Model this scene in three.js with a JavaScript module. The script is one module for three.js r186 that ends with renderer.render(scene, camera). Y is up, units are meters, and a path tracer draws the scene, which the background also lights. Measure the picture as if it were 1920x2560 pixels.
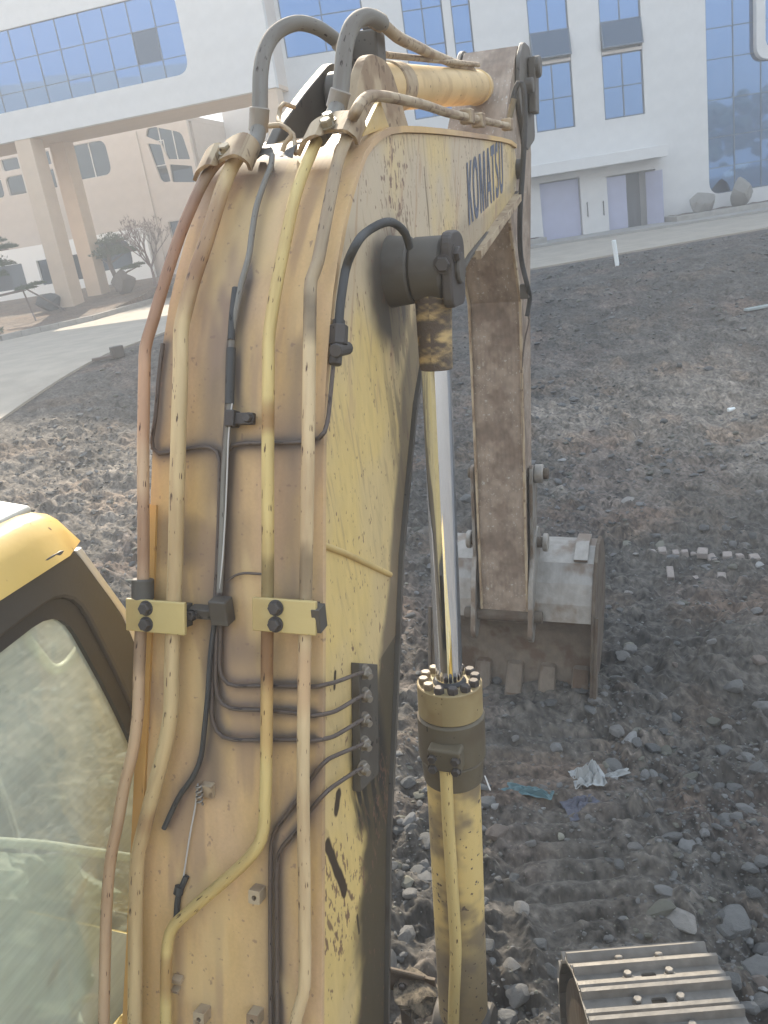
import * as THREE from 'three';
import { RoundedBoxGeometry } from 'three/addons/geometries/RoundedBoxGeometry.js';
import { mergeGeometries, mergeVertices, toCreasedNormals } from 'three/addons/utils/BufferGeometryUtils.js';
import { FontLoader } from 'three/addons/loaders/FontLoader.js';

// ------------------------------------------------------------------ camera, sky, sun, exposure
const scene = new THREE.Scene();
const R = THREE.MathUtils.degToRad;
const camera = new THREE.PerspectiveCamera(62.73, 768 / 1024, 0.05, 900);
camera.position.set(0, 3.9, 0);
camera.rotation.order = 'YXZ';
camera.rotation.set(R(-18.9), 0, R(-9.08));

const SUN_AZ = R(-3), SUN_EL = R(31);
const sunDir = new THREE.Vector3(Math.sin(SUN_AZ) * Math.cos(SUN_EL), Math.sin(SUN_EL), -Math.cos(SUN_AZ) * Math.cos(SUN_EL));
{
  const W = 512, H = 256, d = new Float32Array(W * H * 4), v = new THREE.Vector3();
  for (let j = 0; j < H; j++) for (let i = 0; i < W; i++) {
    const el = ((j + 0.5) / H - 0.5) * Math.PI, a = ((i + 0.5) / W - 0.5) * 2 * Math.PI;
    v.set(Math.cos(el) * Math.cos(a), Math.sin(el), Math.cos(el) * Math.sin(a));
    const t = Math.pow(Math.max(0, Math.sin(el)), 0.5), c = Math.max(0, v.dot(sunDir));
    const glow = 0.35 * Math.pow(c, 6) + 1.1 * Math.pow(c, 40);
    const o = (j * W + i) * 4;
    d[o] = 0.60 * (1 - t) + 0.27 * t + glow * 1.0;
    d[o + 1] = 0.655 * (1 - t) + 0.36 * t + glow * 0.95;
    d[o + 2] = 0.71 * (1 - t) + 0.49 * t + glow * 0.85;
    d[o + 3] = 1;
  }
  const sky = new THREE.DataTexture(d, W, H, THREE.RGBAFormat, THREE.FloatType);
  sky.mapping = THREE.EquirectangularReflectionMapping;
  sky.magFilter = THREE.LinearFilter; sky.minFilter = THREE.LinearFilter; sky.needsUpdate = true;
  scene.background = sky; scene.environment = sky;
}
const sun = new THREE.DirectionalLight(new THREE.Color(1, 0.88, 0.70), 3.3);
sun.position.copy(sunDir).multiplyScalar(120); sun.target.position.set(0, 0, -8);
sun.castShadow = true; sun.shadow.mapSize.set(4096, 4096);
Object.assign(sun.shadow.camera, { left: -60, right: 60, top: 60, bottom: -60, near: 1, far: 300 });
scene.add(sun, sun.target);
scene.fog = new THREE.FogExp2(new THREE.Color(1.0, 0.98, 0.95), 0.0075);

const renderer = new THREE.WebGLRenderer({ antialias: true });
renderer.setSize(768, 1024);
renderer.toneMapping = THREE.LinearToneMapping;
renderer.toneMappingExposure = 3.8;
renderer.shadowMap.enabled = true;

// ------------------------------------------------------------------ noise and helpers
let seed = 12345;
const rnd = () => { seed = (seed + 0x6D2B79F5) | 0; let t = Math.imul(seed ^ (seed >>> 15), 1 | seed); t = (t + Math.imul(t ^ (t >>> 7), 61 | t)) ^ t; return ((t ^ (t >>> 14)) >>> 0) / 4294967296; };
const rr = (a, b) => a + (b - a) * rnd();
const hash = (x, y, z = 0) => { let h = Math.imul(x | 0, 374761393) + Math.imul(y | 0, 668265263) + Math.imul(z | 0, 2147483647 - 1013); h = Math.imul(h ^ (h >>> 13), 1274126177); h ^= h >>> 16; h = Math.imul(h, 2246822519); h ^= h >>> 13; return (h >>> 0) / 4294967296; };
const sm = (t) => t * t * (3 - 2 * t), lerp = (a, b, t) => a + (b - a) * t;
const clamp = (x, a = 0, b = 1) => Math.min(b, Math.max(a, x));
const ss = (a, b, x) => sm(clamp((x - a) / (b - a)));
const mod = (a, p) => p ? ((a % p) + p) % p : a;
function vn(x, y, per = 0, k = 0) {
  const xi = Math.floor(x), yi = Math.floor(y), u = sm(x - xi), v = sm(y - yi);
  const x0 = mod(xi, per), x1 = mod(xi + 1, per), y0 = mod(yi, per), y1 = mod(yi + 1, per);
  return lerp(lerp(hash(x0, y0, k), hash(x1, y0, k), u), lerp(hash(x0, y1, k), hash(x1, y1, k), u), v);
}
function vn3(x, y, z, k = 0) { const zi = Math.floor(z), w = sm(z - zi); return lerp(vn(x, y, 0, zi * 7 + k), vn(x, y, 0, (zi + 1) * 7 + k), w); }
function fbm(x, y, o = 4, per = 0, k = 0) { let s = 0, a = 0.5, n = 0; for (let i = 0; i < o; i++) { s += a * vn(x, y, per, k + i * 17); n += a; x *= 2; y *= 2; per *= 2; a *= 0.5; } return s / n; }
const V = (a) => new THREE.Vector3(a[0], a[1], a[2]);

function texture(w, h, fn, srgb = true, wrap = true) {
  const d = new Uint8Array(w * h * 4);
  for (let j = 0; j < h; j++) for (let i = 0; i < w; i++) {
    const c = fn((i + 0.5) / w, (j + 0.5) / h), o = (j * w + i) * 4;
    for (let k = 0; k < 3; k++) { const x = clamp(Array.isArray(c) ? c[k] : c); d[o + k] = 255 * (srgb ? (x <= 0.0031308 ? x * 12.92 : 1.055 * Math.pow(x, 1 / 2.4) - 0.055) : x); }
    d[o + 3] = 255;
  }
  const t = new THREE.DataTexture(d, w, h);
  if (srgb) t.colorSpace = THREE.SRGBColorSpace;
  t.wrapS = t.wrapT = wrap ? THREE.RepeatWrapping : THREE.ClampToEdgeWrapping;
  t.magFilter = THREE.LinearFilter; t.minFilter = THREE.LinearMipmapLinearFilter; t.generateMipmaps = true; t.needsUpdate = true;
  return t;
}
const mix3 = (a, b, t) => [lerp(a[0], b[0], t), lerp(a[1], b[1], t), lerp(a[2], b[2], t)];
const mat = (o) => new THREE.MeshStandardMaterial(o);
const rgb = (r, g, b) => new THREE.Color().setRGB(r, g, b);

// uv in metres by dominant normal
function boxUV(g, k = 1) {
  if (!g.attributes.normal) g.computeVertexNormals();
  const p = g.attributes.position, n = g.attributes.normal, uv = new Float32Array(p.count * 2);
  for (let i = 0; i < p.count; i++) {
    const ax = Math.abs(n.getX(i)), ay = Math.abs(n.getY(i)), az = Math.abs(n.getZ(i));
    const x = p.getX(i), y = p.getY(i), z = p.getZ(i);
    const [a, b] = ax > ay && ax > az ? [z, y] : ay > az ? [x, z] : [x, y];
    uv[2 * i] = a * k; uv[2 * i + 1] = b * k;
  }
  g.setAttribute('uv', new THREE.BufferAttribute(uv, 2));
  return g;
}
const clean = (gs) => gs.map((g) => { const q = g.index ? g.toNonIndexed() : g; for (const k of Object.keys(q.attributes)) if (!['position', 'normal', 'uv'].includes(k)) q.deleteAttribute(k); return q; });
const merge = (gs) => gs.length === 1 ? gs[0] : mergeGeometries(clean(gs));
const used = {};
function numbered(n) { const k = used[n] = (used[n] ?? -1) + 1; return k ? `${n}_${String(k).padStart(3, '0')}` : n; }
function mesh(name, g, m, parent = scene) {
  if (Array.isArray(g)) g = merge(g);
  const o = new THREE.Mesh(g, m); o.castShadow = o.receiveShadow = true;
  o.name = parent === scene ? numbered(name) : name; parent.add(o); return o;
}
function group(name, parent = scene) { const o = new THREE.Group(); o.name = parent === scene ? numbered(name) : name; parent.add(o); return o; }
function tag(o, label, category, grp) { Object.assign(o.userData, { label, category }); if (grp) o.userData.group = grp; return o; }
function struct(o) { o.userData.kind = 'structure'; return o; }
function box(x0, x1, y0, y1, z0, z1, r = 0) {
  const w = Math.abs(x1 - x0), h = Math.abs(y1 - y0), d = Math.abs(z1 - z0);
  const g = r ? new RoundedBoxGeometry(w, h, d, 2, Math.min(r, w / 2.1, h / 2.1, d / 2.1)) : new THREE.BoxGeometry(w, h, d);
  g.translate((x0 + x1) / 2, (y0 + y1) / 2, (z0 + z1) / 2); return boxUV(g);
}
const UPV = new THREE.Vector3(0, 1, 0);
function along(g, a, b) { // geometry built round +y from 0 to its length, turned to run from a towards b
  const d = V(b).sub(V(a)).normalize();
  g.applyQuaternion(new THREE.Quaternion().setFromUnitVectors(UPV, d)); g.translate(...a); return g;
}
function cyl(a, b, r0, r1 = r0, seg = 24, bev = 0) {
  const L = V(a).distanceTo(V(b));
  const pts = bev ? [[0, 0], [r0 - bev, 0], [r0, bev], [r1, L - bev], [r1 - bev, L], [0, L]] : [[0, 0], [r0, 0], [r1, L], [0, L]];
  const g = toCreasedNormals(new THREE.LatheGeometry(pts.map((q) => new THREE.Vector2(Math.max(q[0], 1e-5), q[1])), seg), 0.6);
  const uv = g.attributes.uv, p = g.attributes.position;
  for (let i = 0; i < uv.count; i++) uv.setXY(i, uv.getX(i) * 2 * Math.PI * r0, p.getY(i));
  return along(g, a, b);
}
function tube(pts, r, seg = 12, steps = 0, tension = 0.5) {
  const c = new THREE.CatmullRomCurve3(pts.map(V), false, 'centripetal', tension), L = c.getLength();
  const n = steps || Math.max(8, Math.ceil(L / 0.03));
  const g = new THREE.TubeGeometry(c, n, r, seg, false), uv = g.attributes.uv;
  for (let i = 0; i < uv.count; i++) uv.setXY(i, uv.getX(i) * L, uv.getY(i) * 2 * Math.PI * r);
  const caps = [0, 1].map((t) => { const q = c.getPoint(t), d = c.getTangent(t).multiplyScalar(t ? 1 : -1), k = new THREE.CircleGeometry(r, seg); k.applyQuaternion(new THREE.Quaternion().setFromUnitVectors(new THREE.Vector3(0, 0, 1), d)); k.translate(q.x, q.y, q.z); return k; });
  return merge([g, ...caps]);
}
function hexBolt(p, dir, r, h, washer = true) {
  const s = new THREE.Shape(); for (let i = 0; i < 6; i++) { const a = i * Math.PI / 3; s[i ? 'lineTo' : 'moveTo'](r * Math.cos(a), r * Math.sin(a)); } s.closePath();
  const g = new THREE.ExtrudeGeometry(s, { depth: h * 0.8, bevelEnabled: true, bevelThickness: h * 0.2, bevelSize: r * 0.14, bevelOffset: -r * 0.14, bevelSegments: 1 });
  const gs = [g]; if (washer) { const w = new THREE.CylinderGeometry(r * 1.25, r * 1.25, h * 0.16, 20); w.rotateX(Math.PI / 2); w.translate(0, 0, h * 0.08); gs.push(w); }
  const m = merge(gs); m.applyQuaternion(new THREE.Quaternion().setFromUnitVectors(new THREE.Vector3(0, 0, 1), V(dir).normalize())); m.translate(...p); return boxUV(m);
}
// a plate: outline in (forward, up) metres, from r0 to r1 across the machine (x to the right, z backwards)
function shapeOf(poly, holes = []) {
  const s = new THREE.Shape(poly.map((q) => new THREE.Vector2(q[0], q[1])));
  for (const h of holes) s.holes.push(new THREE.Path(h.map((q) => new THREE.Vector2(q[0], q[1]))));
  return s;
}
function plate(poly, r0, r1, bev = 0.004, holes = []) {
  const g = new THREE.ExtrudeGeometry(shapeOf(poly, holes), { depth: r1 - r0 - 2 * bev, bevelEnabled: bev > 0, bevelThickness: bev, bevelSize: bev, bevelOffset: -bev, bevelSegments: 2, curveSegments: 12 });
  g.translate(0, 0, bev); g.applyMatrix4(new THREE.Matrix4().makeBasis(new THREE.Vector3(0, 0, -1), new THREE.Vector3(0, 1, 0), new THREE.Vector3(1, 0, 0))); g.translate(r0, 0, 0);
  return boxUV(g);
}
function circlePts(x, y, r, n = 28, a0 = 0, a1 = 2 * Math.PI) { const o = []; for (let i = 0; i <= n; i++) { const a = a0 + (a1 - a0) * i / n; o.push([x + r * Math.cos(a), y + r * Math.sin(a)]); } return o; }
function roundPoly(P, r, n = 5) { // rounds the corners of a closed outline; r a number or one per corner
  const o = [];
  P.forEach((b, i) => {
    const a = P[(i + P.length - 1) % P.length], c = P[(i + 1) % P.length], k = Array.isArray(r) ? r[i] : r;
    if (!k) { o.push(b); return; }
    const la = Math.hypot(a[0] - b[0], a[1] - b[1]), lc = Math.hypot(c[0] - b[0], c[1] - b[1]), ka = Math.min(k, la * 0.49), kc = Math.min(k, lc * 0.49);
    const p = [b[0] + (a[0] - b[0]) * ka / la, b[1] + (a[1] - b[1]) * ka / la], q = [b[0] + (c[0] - b[0]) * kc / lc, b[1] + (c[1] - b[1]) * kc / lc];
    for (let t = 0; t <= n; t++) { const s = t / n; o.push([(1 - s) * (1 - s) * p[0] + 2 * s * (1 - s) * b[0] + s * s * q[0], (1 - s) * (1 - s) * p[1] + 2 * s * (1 - s) * b[1] + s * s * q[1]]); }
  });
  return o;
}
// an upright wall sheet in x, y with holes, thick towards -z
function wallSheet(poly, holes, zFront, thick) {
  const g = new THREE.ExtrudeGeometry(shapeOf(poly, holes), { depth: thick, bevelEnabled: false, curveSegments: 10 });
  g.translate(0, 0, zFront - thick); return boxUV(g);
}

// ------------------------------------------------------------------ terrain shape
const PA = -0.07360, PB = -0.00093, PC = -0.01055, PL = 1.9;
function base(x, z) { if (z > 5) return PA * clamp(x, -7, 7) + PB * 5 + PC + 2.7 * ss(20, 65, z); const mp = PA * clamp(x, -7, 7) + PB * clamp(z, -14, 5) + PC; return lerp(mp, PL, ss(8, 21, -z)); }
const dirtEdgeX = (z) => lerp(-6.95, -5.2, clamp((-z - 15.9) / 7.4, -1, 1.2));
const dirtEdgeZ = (x) => -25.2 - 0.17 * (x - 5.2);
const dirtness = (x, z) => ss(-0.1, 0.9, x - dirtEdgeX(z)) * ss(-0.1, 0.9, z - dirtEdgeZ(x)); // 1 in the churned plot, 0 on the paved ground
function relief(x, z) {
  const k = dirtness(x, z), far = ss(6, 18, -z);
  let h = (fbm(x * 0.45, z * 0.45, 3, 0, 3) - 0.5) * 0.30 + (fbm(x * 1.7, z * 1.7, 3, 0, 9) - 0.5) * 0.17;
  const clod = 1 - Math.abs(2 * fbm(x * 4.3, z * 4.3, 4, 0, 13) - 1); h += (clod - 0.8) * 0.14;
  const b = fbm(x * 7, z * 7, 3, 0, 21); h += Math.pow(clamp(b * 1.5 - 0.35), 2) * 0.10;
  h += (fbm(x * 26, z * 26, 2, 0, 31) - 0.5) * 0.032;
  const w0 = fbm(x * 0.8, z * 0.8, 3, 0, 61); h += (bedded(x, z, 5.2, 0.30 + 0.3 * w0, 300)[0] + bedded(x, z, 10.5, 0.42 + 0.25 * w0, 320)[0]) * (z > -16 ? 1 : 0.6);
  // grouser prints of the track, running straight out in front of it
  const lane = ss(0.05, 0.15, x - 0.45 - 0.02 * z) * ss(0.05, 0.15, 1.35 - x + 0.02 * -z) * ss(2.6, 3.2, -z) * (1 - ss(7.5, 9, -z));
  if (lane > 0.01) { const patch = ss(0.35, 0.6, fbm(x * 1.2 + 7, z * 1.2, 2, 0, 55)); const rid = Math.pow(Math.abs(Math.sin((z + 0.05 * Math.sin(x * 3)) * Math.PI / 0.17)), 0.45) * 0.075; h = lerp(h, (fbm(x * 0.45, z * 0.45, 3, 0, 3) - 0.5) * 0.2 + (h - 0.02) * 0.22 + rid - 0.05, lane * (0.55 + 0.45 * patch)); }
  const lane2 = ss(0.1, 0.3, x - 2.6) * ss(0.1, 0.3, 8.2 - x) * ss(0.15, 0.3, 0.45 - Math.abs(z + 10.4 + 0.1 * x));
  if (lane2 > 0.01) h = lerp(h, h * 0.4 + Math.pow(Math.abs(Math.sin(x * Math.PI / 0.2)), 0.7) * 0.04, lane2 * 0.8);
  // spoil heaped round the bucket's lip
  h += 0.16 * Math.exp(-(((x - 1.35) / 1.1) ** 2 + ((z + 6.1) / 0.45) ** 2)) * (0.6 + 0.8 * vn(x * 5, z * 5, 0, 71));
  h += 0.10 * Math.exp(-(((x - 2.6) / 0.7) ** 2 + ((z + 6.5) / 0.7) ** 2));
  return h * k * (1 - 0.35 * far);
}
// stones set in the soil: one round bump per cell of a grid, with a tint of its own
function bedded(x, z, freq, keep, k) {
  const X = x * freq, Z = z * freq, xi = Math.floor(X), zi = Math.floor(Z); let h = 0, tint = 0;
  for (let i = -1; i <= 1; i++) for (let j = -1; j <= 1; j++) {
    const a = xi + i, b = zi + j, p = hash(a, b, k); if (p > keep) continue;
    const r = 0.22 + 0.36 * hash(a, b, k + 1), dx = X - a - hash(a, b, k + 2), dz = (Z - b - hash(a, b, k + 3)) * (0.8 + 0.5 * hash(a, b, k + 4)), d = Math.hypot(dx, dz) / r;
    if (d < 1) { const q = Math.pow(1 - d * d, 0.45) * r * (0.45 + 0.35 * hash(a, b, k + 5)); if (q > h) { h = q; tint = hash(a, b, k + 6) - 0.35; } }
  }
  return [h / freq, tint];
}
const ground = (x, z) => base(x, z) + relief(x, z);

// ------------------------------------------------------------------ textures and materials
const T = {};
T.soil = texture(1024, 1024, (u, v) => {
  const a = fbm(u * 8, v * 8, 5, 8, 1), b = fbm(u * 64, v * 64, 3, 64, 5), c = vn(u * 170, v * 170, 170, 8);
  let k = 0.55 + 0.6 * (a - 0.5) + 1.1 * (b - 0.5); if (c > 0.84) k += (c - 0.84) * 3.6; else if (c < 0.14) k -= (0.14 - c) * 1.6; k = Math.max(k, 0.08);
  return mix3([0.50 * k, 0.49 * k, 0.47 * k], [0.60 * k, 0.52 * k, 0.45 * k], ss(0.45, 0.7, fbm(u * 4, v * 4, 3, 4, 40)));
});
T.soilBump = texture(1024, 1024, (u, v) => fbm(u * 48, v * 48, 5, 48, 2), false);
T.concrete = texture(512, 512, (u, v) => { const k = 0.78 + 0.35 * (fbm(u * 6, v * 6, 5, 6, 4) - 0.5) + 0.12 * (vn(u * 200, v * 200, 200, 3) - 0.5); return [k, k * 0.98, k * 0.95]; });
T.render = texture(512, 512, (u, v) => { const k = 0.93 - 0.10 * ss(0.55, 0.8, fbm(u * 40, v * 2, 3, 2, 27)) + 0.10 * (fbm(u * 4, v * 4, 4, 4, 14) - 0.5) + 0.03 * (vn(u * 256, v * 256, 256, 3) - 0.5); return [k, k, k]; });
T.paint = texture(512, 512, (u, v) => { // general paint: soft dirt, thin chips
  let k = 0.90 + 0.28 * (fbm(u * 5, v * 5, 4, 5, 61) - 0.5); let c = [k, k * 0.97, k * 0.92];
  c = mix3(c, [0.58, 0.48, 0.42], 0.5 * ss(0.52, 0.74, fbm(u * 7, v * 7, 4, 7, 77)));
  const cl = ss(0.5, 0.75, fbm(u * 3, v * 3, 3, 3, 95)), chip = fbm(u * 44, v * 44, 4, 44, 90), th = 0.80 - 0.10 * cl; if (chip > th) c = mix3(c, [0.16, 0.11, 0.085], ss(th, th + 0.05, chip));
  return c;
});
T.pipe = texture(1024, 256, (u, v) => { // painted tube, 2 m of it: u along, v round
  let k = 0.92 + 0.2 * (fbm(u * 10, v * 4, 4, 4, 61) - 0.5); let c = [k, k * 0.97, k * 0.92];
  c = mix3(c, [0.62, 0.52, 0.46], 0.55 * ss(0.50, 0.74, fbm(u * 6, v * 3, 5, 3, 77)));
  const cl = ss(0.45, 0.7, fbm(u * 5, v * 2, 3, 1, 95)), chip = fbm(u * 60, v * 22, 4, 20, 90), th = 0.85 - 0.155 * cl; if (chip > th) c = mix3(c, [0.15, 0.10, 0.08], ss(th, th + 0.05, chip));
  return c;
});
T.pipe.repeat.set(0.5, 8);
T.worn = texture(512, 512, (u, v) => { const a = fbm(u * 8, v * 8, 5, 8, 71), b = fbm(u * 30, v * 30, 3, 30, 75); return mix3(mix3([1, 0.97, 0.92], [0.62, 0.53, 0.47], ss(0.38, 0.7, a)), [0.30, 0.22, 0.18], 0.7 * ss(0.66, 0.76, b)); });
T.pipeRough = texture(256, 256, (u, v) => 0.45 + 0.35 * fbm(u * 8, v * 8, 4, 8, 15), false);
T.fineBump = texture(512, 512, (u, v) => 0.5 * fbm(u * 16, v * 16, 4, 16, 2) + 0.5 * fbm(u * 90, v * 90, 2, 90, 7), false);
T.steel = texture(512, 512, (u, v) => { const a = fbm(u * 7, v * 7, 5, 7, 25), b = fbm(u * 40, v * 6, 3, 2, 29); const q = 0.12 * (b - 0.5) + 0.35 * (fbm(u * 18, v * 18, 4, 18, 35) - 0.5); return mix3([0.62 + q, 0.60 + q, 0.57 + q], [0.42, 0.33, 0.26], ss(0.5, 0.72, a)); });
T.arm = texture(512, 1024, (u, v) => { // the brown, dust-caked back face of the dipper
  const a = fbm(u * 5, v * 10, 5, 5, 5), st = fbm(u * 46, v * 5, 3, 2, 52), sp = fbm(u * 60, v * 120, 2, 60, 33);
  let c = mix3([0.20, 0.145, 0.105], [0.31, 0.24, 0.18], ss(0.35, 0.65, a)); const k = 0.95 + 0.22 * (st - 0.5) + 0.5 * (fbm(u * 20, v * 40, 4, 20, 8) - 0.5); c = c.map((x) => x * k);
  if (sp > 0.76) c = mix3(c, [0.40, 0.36, 0.30], ss(0.76, 0.80, sp) * ss(0.4, 0.6, a)); return c;
});
const M = {
  soil: mat({ map: T.soil, vertexColors: true, roughness: 1, bumpMap: T.soilBump, bumpScale: 0.02 }),
  rock: mat({ color: 0xffffff, vertexColors: false, roughness: 0.95, map: T.concrete, bumpMap: T.fineBump, bumpScale: 0.006 }),
  concrete: mat({ map: T.concrete, color: rgb(0.42, 0.365, 0.295), roughness: 0.9, bumpMap: T.fineBump, bumpScale: 0.002 }),
  kerb: mat({ map: T.concrete, color: rgb(0.38, 0.36, 0.33), roughness: 0.9 }),
  white: mat({ map: T.render, color: rgb(0.66, 0.645, 0.62), roughness: 0.85, bumpMap: T.fineBump, bumpScale: 0.0015 }),
  warm: mat({ map: T.render, color: rgb(0.62, 0.48, 0.35), roughness: 0.85, bumpMap: T.fineBump, bumpScale: 0.0015 }),  // bounce light off the road put into the tan of soffit and columns
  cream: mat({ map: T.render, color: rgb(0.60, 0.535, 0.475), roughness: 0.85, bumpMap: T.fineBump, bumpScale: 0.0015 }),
  frame: mat({ color: rgb(0.10, 0.12, 0.15), roughness: 0.45, metalness: 0.4 }),
  glass: mat({ color: rgb(0.105, 0.19, 0.35), roughness: 0.03, metalness: 1 }),
  darkGlass: mat({ color: rgb(0.045, 0.07, 0.105), roughness: 0.04, metalness: 1 }),
  lilac: mat({ color: rgb(0.42, 0.43, 0.56), roughness: 0.55, map: T.render }),
  darkOpening: mat({ color: rgb(0.17, 0.17, 0.18), roughness: 0.6, map: T.render }),
  bark: mat({ color: rgb(0.13, 0.10, 0.085), roughness: 1 }),
  needle: mat({ color: rgb(0.045, 0.075, 0.035), roughness: 0.8, side: THREE.DoubleSide }),
  twig: mat({ color: rgb(0.16, 0.11, 0.10), roughness: 1 }),
  bedSoil: mat({ map: T.soil, color: rgb(0.42, 0.30, 0.22), roughness: 1, bumpMap: T.soilBump, bumpScale: 0.02 }),
  rubber: mat({ map: T.pipe, color: rgb(0.055, 0.055, 0.055), roughness: 0.72 }),
  dustVeilRubber: mat({ map: T.pipe, color: rgb(0.20, 0.19, 0.17), roughness: 0.85 }),  // dusty rubber, lightened further to carry the glare veil in its colour
  line: mat({ map: T.pipe, color: rgb(0.13, 0.105, 0.09), roughness: 0.6, metalness: 0.2 }),
  fitting: mat({ map: T.paint, color: rgb(0.30, 0.27, 0.23), roughness: 0.5, metalness: 0.4 }),
  boltDark: mat({ map: T.paint, color: rgb(0.085, 0.075, 0.07), roughness: 0.6, metalness: 0.3 }),
  boltYel: mat({ map: T.paint, color: rgb(0.24, 0.20, 0.13), roughness: 0.5 }),
  clamp: mat({ map: T.paint, color: rgb(0.56, 0.44, 0.19), roughness: 0.7, roughnessMap: T.pipeRough, bumpMap: T.fineBump, bumpScale: 0.0006 }),
  clampDusty: mat({ map: T.worn, color: rgb(0.40, 0.32, 0.22), roughness: 0.8, bumpMap: T.fineBump, bumpScale: 0.001 }),
  pipeA: mat({ map: T.pipe, color: rgb(0.52, 0.37, 0.24), roughness: 0.6, bumpMap: T.fineBump, bumpScale: 0.0005 }),
  pipeB: mat({ map: T.pipe, color: rgb(0.55, 0.42, 0.23), roughness: 0.55, bumpMap: T.fineBump, bumpScale: 0.0005 }),
  pipeC: mat({ map: T.pipe, color: rgb(0.60, 0.47, 0.20), roughness: 0.65, bumpMap: T.fineBump, bumpScale: 0.0005 }),
  pipeD: mat({ map: T.pipe, color: rgb(0.58, 0.45, 0.27), roughness: 0.6, bumpMap: T.fineBump, bumpScale: 0.0005 }),
  yellow: mat({ map: T.paint, color: rgb(0.66, 0.44, 0.10), roughness: 0.42, roughnessMap: T.pipeRough, bumpMap: T.fineBump, bumpScale: 0.0006 }),
  orange: mat({ map: T.paint, color: rgb(0.62, 0.38, 0.13), roughness: 0.5 }),
  capYellow: mat({ map: T.paint, color: rgb(0.60, 0.42, 0.13), roughness: 0.35, bumpMap: T.fineBump, bumpScale: 0.0005 }),
  black: mat({ color: rgb(0.035, 0.032, 0.03), roughness: 0.6, bumpMap: T.fineBump, bumpScale: 0.0008 }),
  oily: mat({ map: T.paint, color: rgb(0.095, 0.085, 0.072), roughness: 0.6 }),
  chrome: mat({ color: rgb(0.84, 0.89, 0.96), roughness: 0.06, metalness: 1 }),
  steel: mat({ map: T.steel, color: rgb(0.42, 0.40, 0.37), roughness: 0.5, metalness: 0.35, bumpMap: T.fineBump, bumpScale: 0.002 }),
  darkSteel: mat({ map: T.steel, color: rgb(0.17, 0.135, 0.10), roughness: 0.8, metalness: 0.1, bumpMap: T.fineBump, bumpScale: 0.004 }),
  shoe: mat({ map: T.steel, color: rgb(0.27, 0.255, 0.235), roughness: 0.6, metalness: 0.3, bumpMap: T.fineBump, bumpScale: 0.002 }),
  arm: mat({ map: T.arm, roughness: 0.8, bumpMap: T.fineBump, bumpScale: 0.002 }),
  dirtyGlass: new THREE.MeshPhysicalMaterial({ color: rgb(0.88, 0.93, 0.86), roughness: 0.03, side: THREE.DoubleSide, transmission: 0.56, thickness: 0, map: texture(512, 512, (u, v) => { const a = fbm(u * 3, v * 5, 5, 0, 3), b = fbm(u * 7, v * 70, 3, 0, 7); const k = 0.74 + 0.3 * a + 0.16 * (b - 0.5) ; return [k * 0.97, k, k * 0.94]; }) }),
  film: new THREE.MeshPhysicalMaterial({ color: rgb(0.52, 0.57, 0.52), roughness: 0.10, transmission: 0.5, thickness: 0, side: THREE.DoubleSide }),
  grey: mat({ color: rgb(0.45, 0.47, 0.46), roughness: 0.5 }),
  wire: mat({ color: rgb(0.45, 0.43, 0.40), roughness: 0.5 }),
  leaf: mat({ color: rgb(0.30, 0.22, 0.09), roughness: 0.8, side: THREE.DoubleSide }),
  mud: mat({ map: T.soil, color: rgb(0.40, 0.33, 0.24), roughness: 1 }),
  letters: mat({ color: rgb(0.10, 0.12, 0.18), roughness: 0.55, map: T.pipe }),
  bag: mat({ color: rgb(0.27, 0.275, 0.265), roughness: 0.35, side: THREE.DoubleSide }),
  teal: mat({ color: rgb(0.06, 0.125, 0.14), roughness: 0.6, side: THREE.DoubleSide }),
  navy: mat({ color: rgb(0.07, 0.073, 0.095), roughness: 0.9, side: THREE.DoubleSide }),
  plastic: mat({ color: rgb(0.72, 0.74, 0.72), roughness: 0.4 }),
};

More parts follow.
